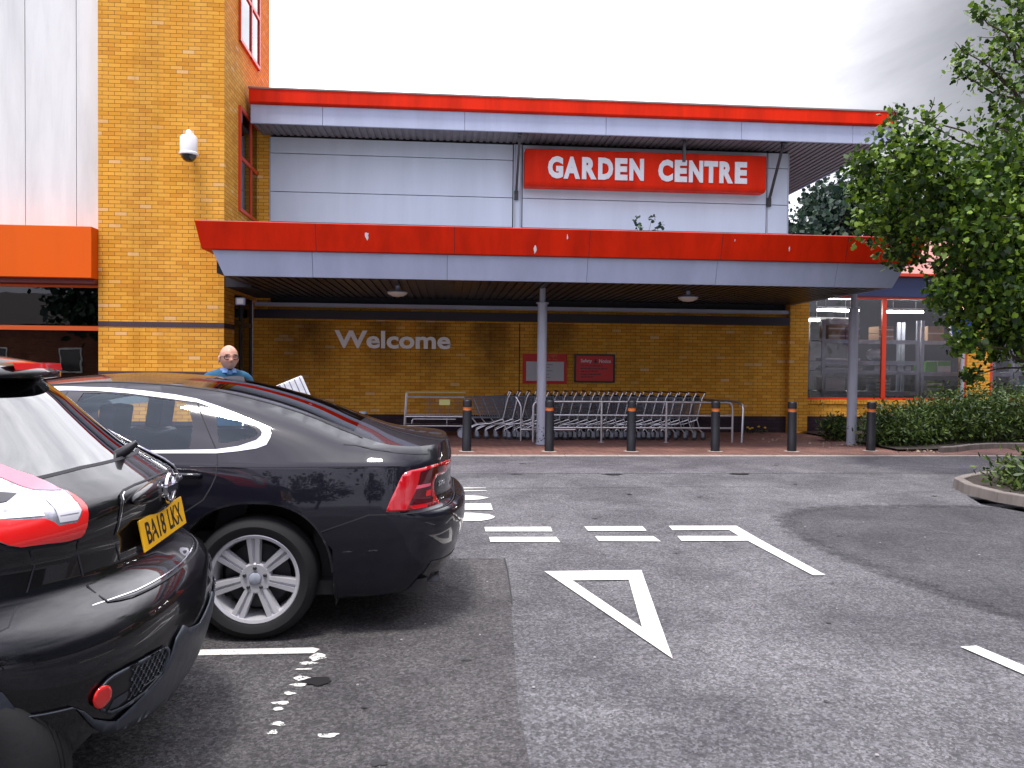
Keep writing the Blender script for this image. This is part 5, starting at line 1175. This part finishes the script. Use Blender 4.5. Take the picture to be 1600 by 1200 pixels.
def skin_body(name, nodes, edges, mats, fmat, subdiv=2):
    me = bpy.data.meshes.new(name); me.from_pydata([n[0] for n in nodes], edges, [])
    ob = bpy.data.objects.new(name, me); COL.objects.link(ob)
    md = ob.modifiers.new('skin', 'SKIN'); md.use_smooth_shade = True
    if not me.skin_vertices: me.attributes.new('skin', 'FLOAT', 'POINT')
    for i, n in enumerate(nodes): me.skin_vertices[0].data[i].radius = n[1] if isinstance(n[1], tuple) else (n[1], n[1])
    me.skin_vertices[0].data[0].use_root = True
    sb = ob.modifiers.new('sub', 'SUBSURF'); sb.levels = subdiv; sb.render_levels = subdiv
    dg = bpy.context.evaluated_depsgraph_get(); dg.update()
    out_ = bpy.data.meshes.new_from_object(ob.evaluated_get(dg)); bpy.data.objects.remove(ob)
    return out_
def person(loc, rz, label):
    p = thing('person', loc, label, 'person', rz=rz)
    # faces -Y before turning; x is the figure's left/right
    nodes = []; edges = []
    def nd_(co, r, par=None):
        nodes.append((co, r)); 
        if par is not None: edges.append((par, len(nodes)-1))
        return len(nodes)-1
    pel = nd_((0,0,.90), (.15,.115)); w1 = nd_((0,.01,1.05), (.155,.12), pel); ch = nd_((0,.015,1.24), (.17,.125), w1); sh = nd_((0,.01,1.40), (.125,.085), ch); nk = nd_((0,-.01,1.455), (.058,.058), sh); nk2 = nd_((0,-.03,1.50), (.055,.058), nk)
    for s_ in (-1, 1):
        a = nd_((s_*.175,.01,1.385), .068, sh); e = nd_((s_*.235,-.01,1.10), .05, a); wri = nd_((s_*.20,-.23,.98), .033, e); hd = nd_((s_*.195,-.30,.965), (.038,.022), wri)
        for k in range(4):
            x_ = s_*.195+(-.028+.019*k)*s_; L_ = (.075,.085,.08,.062)[k]
            f1 = nd_((x_,-.345,.968), .0095, hd); f2 = nd_((x_,-.345-L_*.45,.955), .009, f1); nd_((x_,-.345-L_*.7,.93), .0075, f2)
        t1 = nd_((s_*.16,-.305,.958), .011, hd); nd_((s_*.145,-.335,.945), .009, t1)
        h_ = nd_((s_*.095,.0,.84), .10, pel); k_ = nd_((s_*.10,-.03,.48), .066, h_); an = nd_((s_*.10,.02,.10), .045, k_); ft_ = nd_((s_*.105,-.03,.045), .045, an); nd_((s_*.115,-.17,.035), (.045,.033), ft_)
    me = skin_body('body', nodes, edges, None, None)
    # the head: one sculpted surface joined at the neck
    hm = MB(); n_, m_ = 48, 40; hz = 1.565; vs = []; fs = []
    def head_pt(th, ph):
        x, y, z = math.cos(ph)*math.sin(th), -math.cos(ph)*math.cos(th), math.sin(ph)      # th 0 = face forward (-y)
        rx, ry, rz_ = .075, .096, .114; q_ = 1+.10*max(0,z)*(1-z*z)*2; X, Yy, Z = x*rx*q_, y*ry*q_, z*rz_
        if z < 0: X *= 1-.26*z*z*1.1; Yy *= 1-.06*z*z
        if y < 0 and z < -.15: Yy -= .012*min(1,(-z-.15)*2)*max(0,-y)            # jaw and chin forward
        if y > .2 and z < -.2: Yy *= 1-.30*min(1,(-z-.2)*1.6)                    # nape
        g = lambda a, b, sa, sb: math.exp(-(((x*rx-a)/sa)**2+((Z-b)/sb)**2))*(1 if y < 0 else 0)
        Yy -= .026*g(0,-.020,.011,.012)+.014*g(0,.0,.009,.022)                    # nose
        Yy -= .007*(g(.03,.026,.022,.009)+g(-.03,.026,.022,.009))                  # brow
        Yy += .010*(g(.031,.006,.014,.010)+g(-.031,.006,.014,.010))                # eye sockets
        Yy -= .006*(g(.040,-.026,.018,.018)+g(-.040,-.026,.018,.018))              # cheeks
        Yy -= .006*g(0,-.056,.022,.005)+.005*g(0,-.070,.02,.005); Yy += .006*g(0,-.063,.024,.003)   # lips
        Yy -= .007*g(0,-.097,.018,.014)
        return (X, Yy-.045, hz+Z)
    for i in range(m_+1):
        ph = -math.pi/2+math.pi*i/m_
        for k in range(n_): vs.append(head_pt(2*math.pi*k/n_, ph*.999))
    for i in range(m_):
        for k in range(n_): fs.append((i*n_+k, i*n_+(k+1) % n_, (i+1)*n_+(k+1) % n_, (i+1)*n_+k))
    hm.add(vs, fs)
    for s_ in (-1, 1):
        hm.sphere((s_*.079,-.028,hz-.008),(.010,.020,.032),12,8)
    bm = bmesh.new(); bm.from_mesh(me); base = len(bm.verts); bv = [bm.verts.new(v) for v in hm.v]
    for f in hm.f:
        try: bm.faces.new([bv[i] for i in f])
        except ValueError: pass
    bmesh.ops.recalc_face_normals(bm, faces=bm.faces)
    for f in bm.faces:
        c = f.calc_center_median(); z = c.z; hand = c.y < -.235 and .85 < z < 1.02
        f.smooth = True
        if z > 1.475 or hand: 
            stub = 1.445 < z < 1.518 and c.y < -.085
            f.material_index = 1 if stub and z > 1.47 else 0
        elif z > .90: f.material_index = 2
        elif z > .075: f.material_index = 3
        else: f.material_index = 4
    bm.to_mesh(me); bm.free()
    def sk(t, b):
        n1 = noise(t, pos(t), 25, 4); t.links.new(ramp(t, n1, [(.3, (.46,.22,.15)), (.7, (.58,.31,.22))]), b.inputs['Base Color'])
    skin = mat('skin', (.58,.30,.22), .45, build=sk); stub_ = mat('grey_stubble', (.50,.31,.25), .7)
    knit = mat('blue_jumper', (.006,.075,.15), .85, build=lambda t, b: bump(t, b, noise(t, pos(t), 90, 2), .4, .01))
    o = link('body', me, [skin, stub_, knit, mat('dark_trousers',(.03,.03,.045),.8), M['black']], p)
    m = MB(); 
    for s_ in (-1, 1): m.obox((s_*.036,-.075,1.455),(.050,.010,.04),Matrix.Rotation(s_*R(38),3,'Z')@Matrix.Rotation(R(-22),3,'X')); 
    m.lathe((0,-.012,1.452), [(.07,-.03),(.074,.0),(.066,.022),(.058,.02)], 24); m.build('shirt_collar', mat('pale_blue_shirt',(.16,.30,.58),.8), p, world=False, smooth=True)
    m = MB()
    for s_ in (-1, 1):
        ring = [(s_*.033+.026*math.copysign(abs(math.cos(t))**.7, math.cos(t)), -.136, hz+.006+.018*math.copysign(abs(math.sin(t))**.7, math.sin(t))) for t in np.linspace(0, 2*math.pi, 25)]
        m.tube(ring, .0036, 6, False); m.tube([(s_*.059,-.134,hz+.012),(s_*.076,-.09,hz+.012),(s_*.080,-.02,hz+.008)], .0028, 6)
    m.tube([(-.008,-.138,hz+.010),(.008,-.138,hz+.010)], .003, 6); m.build('glasses', M['black'], p, world=False, smooth=True)
    m = MB()
    for s_ in (-1, 1): m.sphere((s_*.031,-.117,hz+.006),(.008,.007,.005),12,8)
    m.build('eyes', mat('eye',(.05,.04,.04),.2), p, world=False, smooth=True)
    m = MB()
    for s_ in (-1, 1): m.tube([(s_*.012,-.142,hz+.030),(s_*.032,-.140,hz+.035),(s_*.052,-.126,hz+.030)], [.003,.004,.002], 6)
    m.build('eyebrows', mat('grey_brow',(.16,.10,.08),.8), p, world=False, smooth=True)
    return p
person((-1.945,7.32,0), R(28), 'bald man in glasses and a blue jumper standing behind the black saloon')

# ------------------------------------------------------------------ racks and goods behind the shop window
rk = M['steel']
def rack(x0, x1, y0, y1, zs, label):
    s = thing('storage_rack', ((x0+x1)/2,(y0+y1)/2,.1), label, 'rack', 'storage racks inside the shop')
    for x in (x0, x1):
        m = MB()
        for y in (y0, y1-.05): m.box(x-.04,x+.04,y,y+.05,.1,2.75)
        m.build('upright', rk, s)
    for z in zs:
        m = MB(); m.box(x0+.04,x1-.04,y0+.005,y0+.045,z-.10,z); m.box(x0+.04,x1-.04,y0+.046,y1-.05,z-.02,z-.002); m.build('shelf', rk, s)
rack(9.25,11.68,19.0,19.9,(.98,1.50,1.74,2.26), 'grey storage rack of four shelves left and right of the red mullion')
rack(11.80,14.15,19.0,19.9,(.90,1.48,2.26), 'grey storage rack with green and white boxes beside the round sign')
rack(14.3,16.9,19.0,19.9,(.98,1.50,2.26), 'grey storage rack behind the far right shop window')
brown = weathered('brown_carton', (.30,.18,.10), .7, .25, 5); whitec = weathered('white_carton_board', (.62,.63,.64), .6, .12, 5); greenc = mat('green_carton', (.10,.36,.03), .5); wrap = mat('plastic_wrap', (.58,.60,.64), .25, build=lambda t, b: bump(t, b, noise(t, pos(t), 18, 4), .8, .04))
def carton(x0, x1, z0, z1, m_, label, y=19.12, d=.5, tape=True, cat='box', nm='carton', grp='goods on the shop racks', band=None):
    s = thing(nm, ((x0+x1)/2, y, z0), label, cat, grp)
    b = MB(); b.box(x0,x1,y,y+d,z0+.002,z1); b.build('box', m_, s, bevel=.008)
    if tape: b = MB(); b.box(x0+.002,x1-.002,y-.004,y,(z0+z1)/2-.015,(z0+z1)/2+.02); b.build('tape', whitec if m_ is brown else brown, s)
    if band: b = MB(); b.box(x0+.01,x1-.01,y-.005,y-.001,z0+(z1-z0)*.55,z1-.01); b.build('print_band', band, s)
names = ['brown carton at the left of the top shelf, bottom of its stack', 'brown carton on the left top shelf stack, under the wrapped bale', 'brown carton in the second top shelf stack, at the bottom', 'brown carton in the second top shelf stack, upper one']
for i, (a, b2, z0) in enumerate([(9.42,9.85,2.26),(9.42,9.85,2.44),(9.87,10.22,2.26),(9.87,10.22,2.44)]): carton(a, b2, z0, z0+.175, brown, names[i])
carton(10.72,11.10,2.26,2.43,brown,'brown carton beside the canopy column on the top shelf, lower of two'); carton(10.72,11.10,2.435,2.60,brown,'brown carton beside the canopy column on the top shelf, upper of two')
carton(12.0,12.42,2.26,2.62,brown,'large brown carton at the right end of the top shelves'); 
carton(9.42,10.2,2.625,2.78,wrap,'clear wrapped bale on top of the left cartons',tape=False,cat='bale',nm='wrapped_bale')
carton(9.36,9.88,.98,1.32,whitec,'big white box with dark print on the bottom shelf',tape=False,band=None)
carton(9.34,10.25,1.74,1.80,whitec,'flat white pack on the third shelf',tape=False,nm='flat_pack'); carton(9.34,10.3,1.50,1.56,whitec,'lower flat white pack on the second shelf',tape=False,nm='flat_pack'); carton(9.4,10.3,1.565,1.61,whitec,'upper flat white pack on the second shelf',tape=False,nm='flat_pack')
for i, x in enumerate((10.62,10.84,11.02,11.22,11.42)): carton(x,x+.16,1.50,1.62,whitec,['first','second','third','fourth','fifth'][i]+' small white box from the left on the shelf by the red mullion',tape=False)
for i in range(4): carton(10.68,11.05,.98+i*.085,1.06+i*.085,whitec,['bottom','second','third','top'][i]+' striped pack of the stack low beside the red mullion',tape=False,band=brown,nm='striped_pack')
carton(11.95,12.25,1.48,1.74,greenc,'green box on the middle right shelf',tape=False); carton(12.27,12.62,1.48,1.76,whitec,'white box with a green band on the middle right shelf',tape=False,band=greenc)
for i in range(3): carton(12.0,12.4,.90+i*.12,1.015+i*.12,whitec,['bottom','middle','top'][i]+' green and white box of the low right stack',tape=False,band=greenc)
carton(14.6,15.0,1.50,1.72,whitec,'pale box behind the far right window',tape=False); carton(15.3,15.9,2.26,2.6,brown,'brown carton high behind the far right window'); carton(14.55,14.8,.98,1.3,mat('teal_box',(.05,.3,.34),.5),'teal box low behind the far right window',tape=False)
s = thing('wrapped_roll', (10.78,19.3,1.74), 'round white wrapped roll on the third shelf behind the canopy column', 'roll'); m = MB(); m.sphere((10.78,19.35,1.90),(.24,.2,.16),18,12); m.build('roll', wrap, s, smooth=True)
s = thing('wall_tap', (8.85,18.28,.72), 'small brass garden tap on the brick below the shop window', 'tap')
m = MB(); m.tube([(8.85,18.28,.70),(8.85,18.2,.70),(8.85,18.16,.68),(8.85,18.15,.60)], .015, 8); m.tube([(8.82,18.2,.75),(8.88,18.2,.75)], .008, 6); m.cyl((8.85,18.2,.70),(8.85,18.2,.75),.008,6); m.build('tap', mat('brass',(.4,.26,.08),.3,.9), s, smooth=True)
# ------------------------------------------------------------------ houses behind the camera, seen only as reflections
h = thing('brick_house', (-24,-20,0), 'red brick house with a dark pitched roof reflected in the left shop window', 'house')
m = MB(); m.box(-36,-14,-22,-15,0,3.6); m.build('wall', M['redbrick'], h)
m = MB(); m.prism([(-22.5,3.55),(-14.5,3.55),(-18.5,5.6)], -36.4, -13.6, 'YZ'); m.build('roof', mat('slate',(.05,.04,.04),.7), h)
for x in (-33,-29,-25,-21,-17):
    m = MB(); m.box(x-.6,x+.6,-15.0,-14.93,.9,2.3); f_ = m.build('window', M['white_paint'], h); m = MB(); m.box(x-.52,x+.52,-14.93,-14.92,.98,2.22); m.build('pane', M['gloss_black'], f_)

# ------------------------------------------------------------------ trees, hedge and weeds
M['leaf'] = leafmat('maple_leaf', (.006,.020,.003), (.045,.105,.008), (.17,.27,.020))
M['leaf_far'] = leafmat('far_leaf', (.010,.026,.020), (.018,.045,.030), (.035,.07,.040))
M['leaf_pale'] = leafmat('pale_leaf', (.03,.05,.03), (.055,.085,.045), (.10,.13,.07))
M['hedge'] = leafmat('hedge_leaf', (.010,.026,.006), (.035,.072,.010), (.10,.15,.024))
M['bark'] = mat('bark', (.07,.05,.035), .9, build=lambda t, b: bump(t, b, noise(t, pos(t), 18, 5), .8, .03))
def foliage(name, clumps, m, parent, seed, size=(.06,.10), shape='maple', droop=.0):
    """clumps: (centre, radii, number); every leaf a small folded lobed face"""
    r_ = np.random.default_rng(seed)
    if shape == 'maple': pts = [(0,0),(.32,-.05),(.50,.30),(.30,.42),(.34,.72),(0,1.0),(-.34,.72),(-.30,.42),(-.50,.30),(-.32,-.05)]
    elif shape == 'long': pts = [(0,0),(.16,.35),(.10,.8),(0,1),(-.10,.8),(-.16,.35)]
    else: pts = [(0,0),(.42,.35),(.36,.75),(0,1),(-.36,.75),(-.42,.35)]
    P2 = np.array(pts); k = len(pts); C_ = []; 
    for c, rad, n in clumps:
        d = r_.normal(size=(n,3)); d /= np.linalg.norm(d, axis=1, keepdims=True); q = r_.random(n)**.45
        C_.append(np.array(c)+d*q[:,None]*np.array(rad)*(1+.18*r_.normal(size=(n,1))))
    C_ = np.concatenate(C_); n = len(C_)
    a = r_.normal(size=(n,3)); a[:,2] -= droop; a /= np.linalg.norm(a, axis=1, keepdims=True)
    b = r_.normal(size=(n,3)); b[:,2] += 1.2; b -= (b*a).sum(1, keepdims=True)*a; b /= np.linalg.norm(b, axis=1, keepdims=True); u = np.cross(a, b)
    s_ = r_.uniform(size[0], size[1], size=(n,1))
    V = C_[:,None,:]+s_[:,None]*(P2[None,:,0:1]*u[:,None,:]+P2[None,:,1:2]*a[:,None,:]+(-np.abs(P2[None,:,0:1])*.35-P2[None,:,1:2]**2*.15)*b[:,None,:])
    V = V.reshape(-1,3)-np.array(root_off(parent))
    me = bpy.data.meshes.new(name); me.vertices.add(n*k); me.vertices.foreach_set('co', V.ravel().astype(np.float32))
    me.loops.add(n*k); me.loops.foreach_set('vertex_index', np.arange(n*k, dtype=np.int32)); me.polygons.add(n); me.polygons.foreach_set('loop_start', np.arange(0, n*k, k, dtype=np.int32)); me.update(calc_edges=True); me.validate()
    return link(name, me, m, parent)
def limb(m, p, q, r0, r1, seed, n=5):
    rr = random.Random(seed); p = Vector(p); q = Vector(q); pts = []
    L_ = (q-p).length
    for i in range(n+1): t = i/n; pts.append(p.lerp(q, t)+Vector((rr.uniform(-1,1), rr.uniform(-1,1), rr.uniform(-.4,.9)))*L_*.05*math.sin(math.pi*t))
    m.tube(pts, [r0+(r1-r0)*i/n for i in range(n+1)], 7)
    return pts
# the big tree on the right island
t = thing('maple_tree', (9.35,11.6,.1), 'large green maple tree overhanging the canopy corner at the right', 'tree')
TR = (9.35,11.6,.1)
cl = [((6.4, 11.07, 4.85), (0.4, 0.43, 0.36), 136), ((6.92, 11.14, 5.1), (0.37, 0.41, 0.33), 122), ((6.84, 12.07, 4.45), (0.59, 0.64, 0.53), 1086), ((6.61, 10.77, 4.42), (0.54, 0.59, 0.48), 917), ((6.63, 11.68, 3.78), (0.49, 0.54, 0.44), 763), ((7.38, 11.91, 3.89), (0.59, 0.64, 0.53), 1086), ((7.2, 10.94, 4.16), (0.54, 0.59, 0.48), 917), ((7.34, 10.7, 3.62), (0.73, 0.81, 0.66), 1680), ((8.03, 11.09, 4.54), (0.59, 0.64, 0.53), 1086), ((8.86, 11.78, 4.0), (0.73, 0.81, 0.66), 1680), ((7.83, 11.61, 3.12), (0.54, 0.59, 0.48), 917), ((7.85, 10.87, 2.66), (0.61, 0.67, 0.54), 1157), ((8.58, 11.38, 2.96), (0.73, 0.81, 0.66), 1680), ((8.41, 11.8, 1.86), (0.29, 0.32, 0.26), 294), ((8.54, 11.36, 2.24), (0.59, 0.64, 0.53), 1086), ((8.29, 11.74, 6.13), (0.44, 0.48, 0.4), 160), ((9.18, 12.34, 5.97), (0.53, 0.58, 0.47), 218), ((7.85, 11.83, 6.12), (0.23, 0.25, 0.21), 65), ((8.29, 11.3, 6.44), (0.44, 0.48, 0.4), 160), ((7.51, 10.94, 6.64), (0.18, 0.19, 0.16), 50), ((8.33, 11.22, 6.85), (0.31, 0.34, 0.28), 94), ((7.69, 11.52, 6.31), (0.16, 0.17, 0.14), 46), ((8.71, 12.2, 5.45), (0.44, 0.48, 0.4), 160), ((8.26, 12.0, 1.46), (0.16, 0.17, 0.14), 105), ((5.99, 11.17, 4.5), (0.25, 0.28, 0.23), 228), ((7.19, 12.26, 3.39), (0.31, 0.34, 0.28), 330), ((8.3, 11.45, 2.19), (0.35, 0.39, 0.32), 410), ((7.95, 11.85, 2.41), (0.35, 0.39, 0.32), 410), ((7.03, 10.79, 2.64), (0.29, 0.32, 0.26), 294), ((7.32, 10.79, 1.97), (0.25, 0.28, 0.23), 228), ((8.59, 10.78, 5.88), (0.97, 1.06, 0.87), 663), ((10.15, 12.42, 4.99), (1.07, 1.18, 0.97), 3580), ((10.01, 11.93, 3.35), (1.07, 1.18, 0.97), 3580), ((9.47, 12.34, 7.32), (0.79, 0.87, 0.71), 454), ((9.86, 11.85, 2.13), (0.88, 0.97, 0.79), 2406), ((8.82, 11.28, 8.14), (0.97, 1.06, 0.87), 663), ((8.21, 11.53, 7.96), (0.53, 0.58, 0.47), 218), ((6.74, 11.67, 5.39), (0.18, 0.19, 0.16), 50), ((6.42, 12.15, 4.31), (0.18, 0.19, 0.16), 125), ((8.43, 11.39, 3.39), (0.59, 0.64, 0.53), 1086)]
m = MB(); limb(m, TR, (9.1,11.6,3.0), .16, .12, 1); limb(m, (9.1,11.6,3.0), (8.9,11.5,7.6), .12, .03, 2)
rr = random.Random(3)
for i, (c, r, n) in enumerate(cl):
    z0 = max(1.6, min(6.6, c[2]-.7)); limb(m, (9.1-.02*z0,11.6,z0), (c[0],c[1],c[2]), .045 if r[0] > .4 else .02, .008, 10+i, 6)
    for _ in range(4): limb(m, (c[0],c[1],c[2]), (c[0]+rr.uniform(-1,1)*r[0], c[1]+rr.uniform(-1,1)*r[1], c[2]+rr.uniform(-1,1)*r[2]), .010, .003, rr.random(), 3)
m.build('trunk', M['bark'], t, smooth=True)
foliage('crown', cl, M['leaf'], t, 5, (.045,.105), 'maple', .5)
# trees far behind the roof
for i, (x, y, h, w_, mm, lab) in enumerate([(14.6,31,8.6,3.2,'leaf_far','dark tree behind the store, right beside the grey wall edge'), (17.6,33,9.3,3.4,'leaf_far','tall dark tree behind the store, left of the maple leaves'), (14.2,28,6.4,1.5,'leaf_pale','pale grey green bushy tree low behind the store wall edge'), (16.4,28,5.6,1.5,'leaf_pale','second low pale green tree behind the canopy roof'), (22,34,8.8,3.4,'leaf_far','dark tree behind the right wing, mostly hidden by the maple')]):
    t = thing('background_tree', (x,y,0), lab, 'tree', 'trees behind the store')
    m = MB(); limb(m, (x,y,0), (x+.2,y,h*.8), .22, .05, 30+i, 6); rr = random.Random(50+i); c2 = []
    for _ in range(15):
        a = rr.uniform(0, 6.28); zc = rr.uniform(.38,.95)*h; k = w_*(1-abs(zc/h-.6)*.9)*rr.uniform(.3,.9); r_ = w_*rr.uniform(.22,.42); c2.append(((x+k*math.cos(a), y+k*.7*math.sin(a), zc), (r_,r_,r_*.8), 520)); limb(m, (x,y,zc*.75), c2[-1][0], .05, .015, rr.random(), 4)
    m.build('trunk', M['bark'], t, smooth=True); foliage('crown', c2, M[mm], t, 60+i, (.16,.28), 'oval')
# trees behind the camera, seen as dark reflections in the cars and windows
for i, (x, y, h, w_, lab) in enumerate([(-17,-10,7.5,3.2,'tree beside the red brick house behind the car park'),(-9.5,-30,6.6,3.4,'distant tree behind the car park, left of the camera line'),(-2,-27,6.2,3.0,'smaller distant tree straight behind the parked cars'),(4,-11.5,8.4,3.9,'broad tree behind the car park, first right of the camera line'),(11.5,-10.5,7.8,3.6,'tree behind the car park opposite the give way line'),(18.5,-7,8.4,3.8,'tree behind the car park opposite the island')]):
    h *= 1.4; w_ *= 1.3  # unseen trees scaled up to block low sky from the wall under the canopy
    t = thing('car_park_tree', (x,y,0), lab, 'tree', 'trees behind the car park')
    m = MB(); limb(m, (x,y,0), (x+.2,y,h*.8), .2, .05, 130+i, 6); rr = random.Random(150+i); c2 = []
    for _ in range(16):
        a = rr.uniform(0, 6.28); zc = rr.uniform(.30,.92)*h; k = w_*(1-abs(zc/h-.55)*.9)*rr.uniform(.3,.9); r_ = w_*rr.uniform(.3,.5); c2.append(((x+k*math.cos(a), y+k*.6*math.sin(a), zc), (r_,r_*.8,r_*.8), 130))
    m.build('trunk', M['bark'], t, smooth=True); foliage('crown', c2, M['leaf_far'], t, 160+i, (.25,.5), 'oval')
# hedge masses and shrubs
def shrub(name, label, mounds, dens, seed, group='low evergreen shrubs'):
    c = mounds[0][0]; t = thing(name, (c[0], c[1], .06), label, 'shrub', group)
    m = MB(); rr = random.Random(seed); c2 = []
    for (x, y, z), (a, b, h) in mounds:
        for _ in range(7): limb(m, (x+rr.uniform(-.3,.3)*a, y+rr.uniform(-.3,.3)*b, .05), (x+rr.uniform(-.8,.8)*a, y+rr.uniform(-.8,.8)*b, z+h*rr.uniform(.2,.8)), .012, .004, rr.random(), 3)
        c2.append(((x,y,z), (a,b,h), int(dens*a*b*2600)))
    m.build('stems', M['bark'], t); foliage('foliage', c2, M['hedge'], t, seed, (.06,.13), 'long', -.3)
shrub('shrub', 'small dark shrub at the foot of the right canopy column', [((8.15,16.2,.28),(.34,.3,.30)),((8.5,16.5,.24),(.3,.3,.24))], 3.2, 71)
shrub('shrub', 'spreading hedge shrub behind the last bollard, lower front part of the bed', [((8.75,15.0,.30),(.7,.55,.36)),((9.4,15.35,.36),(.75,.6,.42))], 2.6, 72)
shrub('shrub', 'tallest dark hedge mass under the shop window at the right', [((10.3,15.6,.50),(.9,.7,.58)),((11.3,15.9,.58),(1.0,.8,.66)),((12.4,16.0,.58),(1.0,.8,.66)),((13.4,16.2,.55),(1.0,.8,.6)),((14.6,16.3,.55),(1.0,.8,.6))], 2.2, 73)
shrub('shrub', 'low shrub at the back of the bed close to the brick sill', [((9.9,16.9,.40),(.8,.6,.42)),((11.0,17.2,.42),(.9,.6,.46)),((12.3,17.3,.45),(1.0,.6,.5))], 1.8, 74)
shrub('shrub', 'green bush growing over the kerb of the near right island', [((7.55,9.2,.20),(.75,.75,.34)),((8.5,9.3,.30),(.8,.9,.45)),((7.2,8.75,.12),(.45,.45,.22)),((9.3,8.8,.3),(.9,.9,.5))], 3.2, 75)
# sapling on the canopy roof
t = thing('sapling', (4.0,16.0,3.87), 'small leafy sapling sprouting on top of the canopy', 'plant')
m = MB(); c2 = []
for q in ((3.78,16,4.50),(3.86,16,4.38),(4.12,16,4.52),(4.2,16,4.3),(4.32,16,4.42),(4.05,16,4.2)): limb(m, (4.0,16,3.87), q, .008, .003, q[0], 4); c2.append((q, (.07,.07,.09), 13))
m.build('stem', M['bark'], t); foliage('leaves', c2, M['leaf_far'], t, 81, (.05,.10), 'oval')
t = thing('dandelion', (7.15,17.9,.02), 'yellow flowering weeds at the foot of the wall right of the trolley rail', 'weed')
m = MB(); c2 = []
for x in (6.95,7.0,7.06,7.22,7.36): m.sphere((x,17.95+rng.uniform(-.06,.06),.12+rng.uniform(0,.06)),(.035,.03,.02),8,5)
m.build('flower', mat('dandelion_yellow',(.7,.42,.02),.6), t); foliage('leaves', [((7.0,17.98,.06),(.15,.08,.06),40),((7.3,17.98,.05),(.14,.08,.05),30)], M['hedge'], t, 83, (.05,.09), 'long')
# small litter and leaves under the hedge
rr = np.random.default_rng(9)
l = foliage('fallen_leaves', [((8.6,13.9,.04),(.6,.2,.005),26),((7.6,15.2,.03),(.6,.8,.004),20),((6.8,16.5,.03),(.8,.8,.004),14)], mat('dry_leaf',(.35,.28,.2),.8), None, 91, (.03,.07), 'oval'); tag(l, kind='stuff')
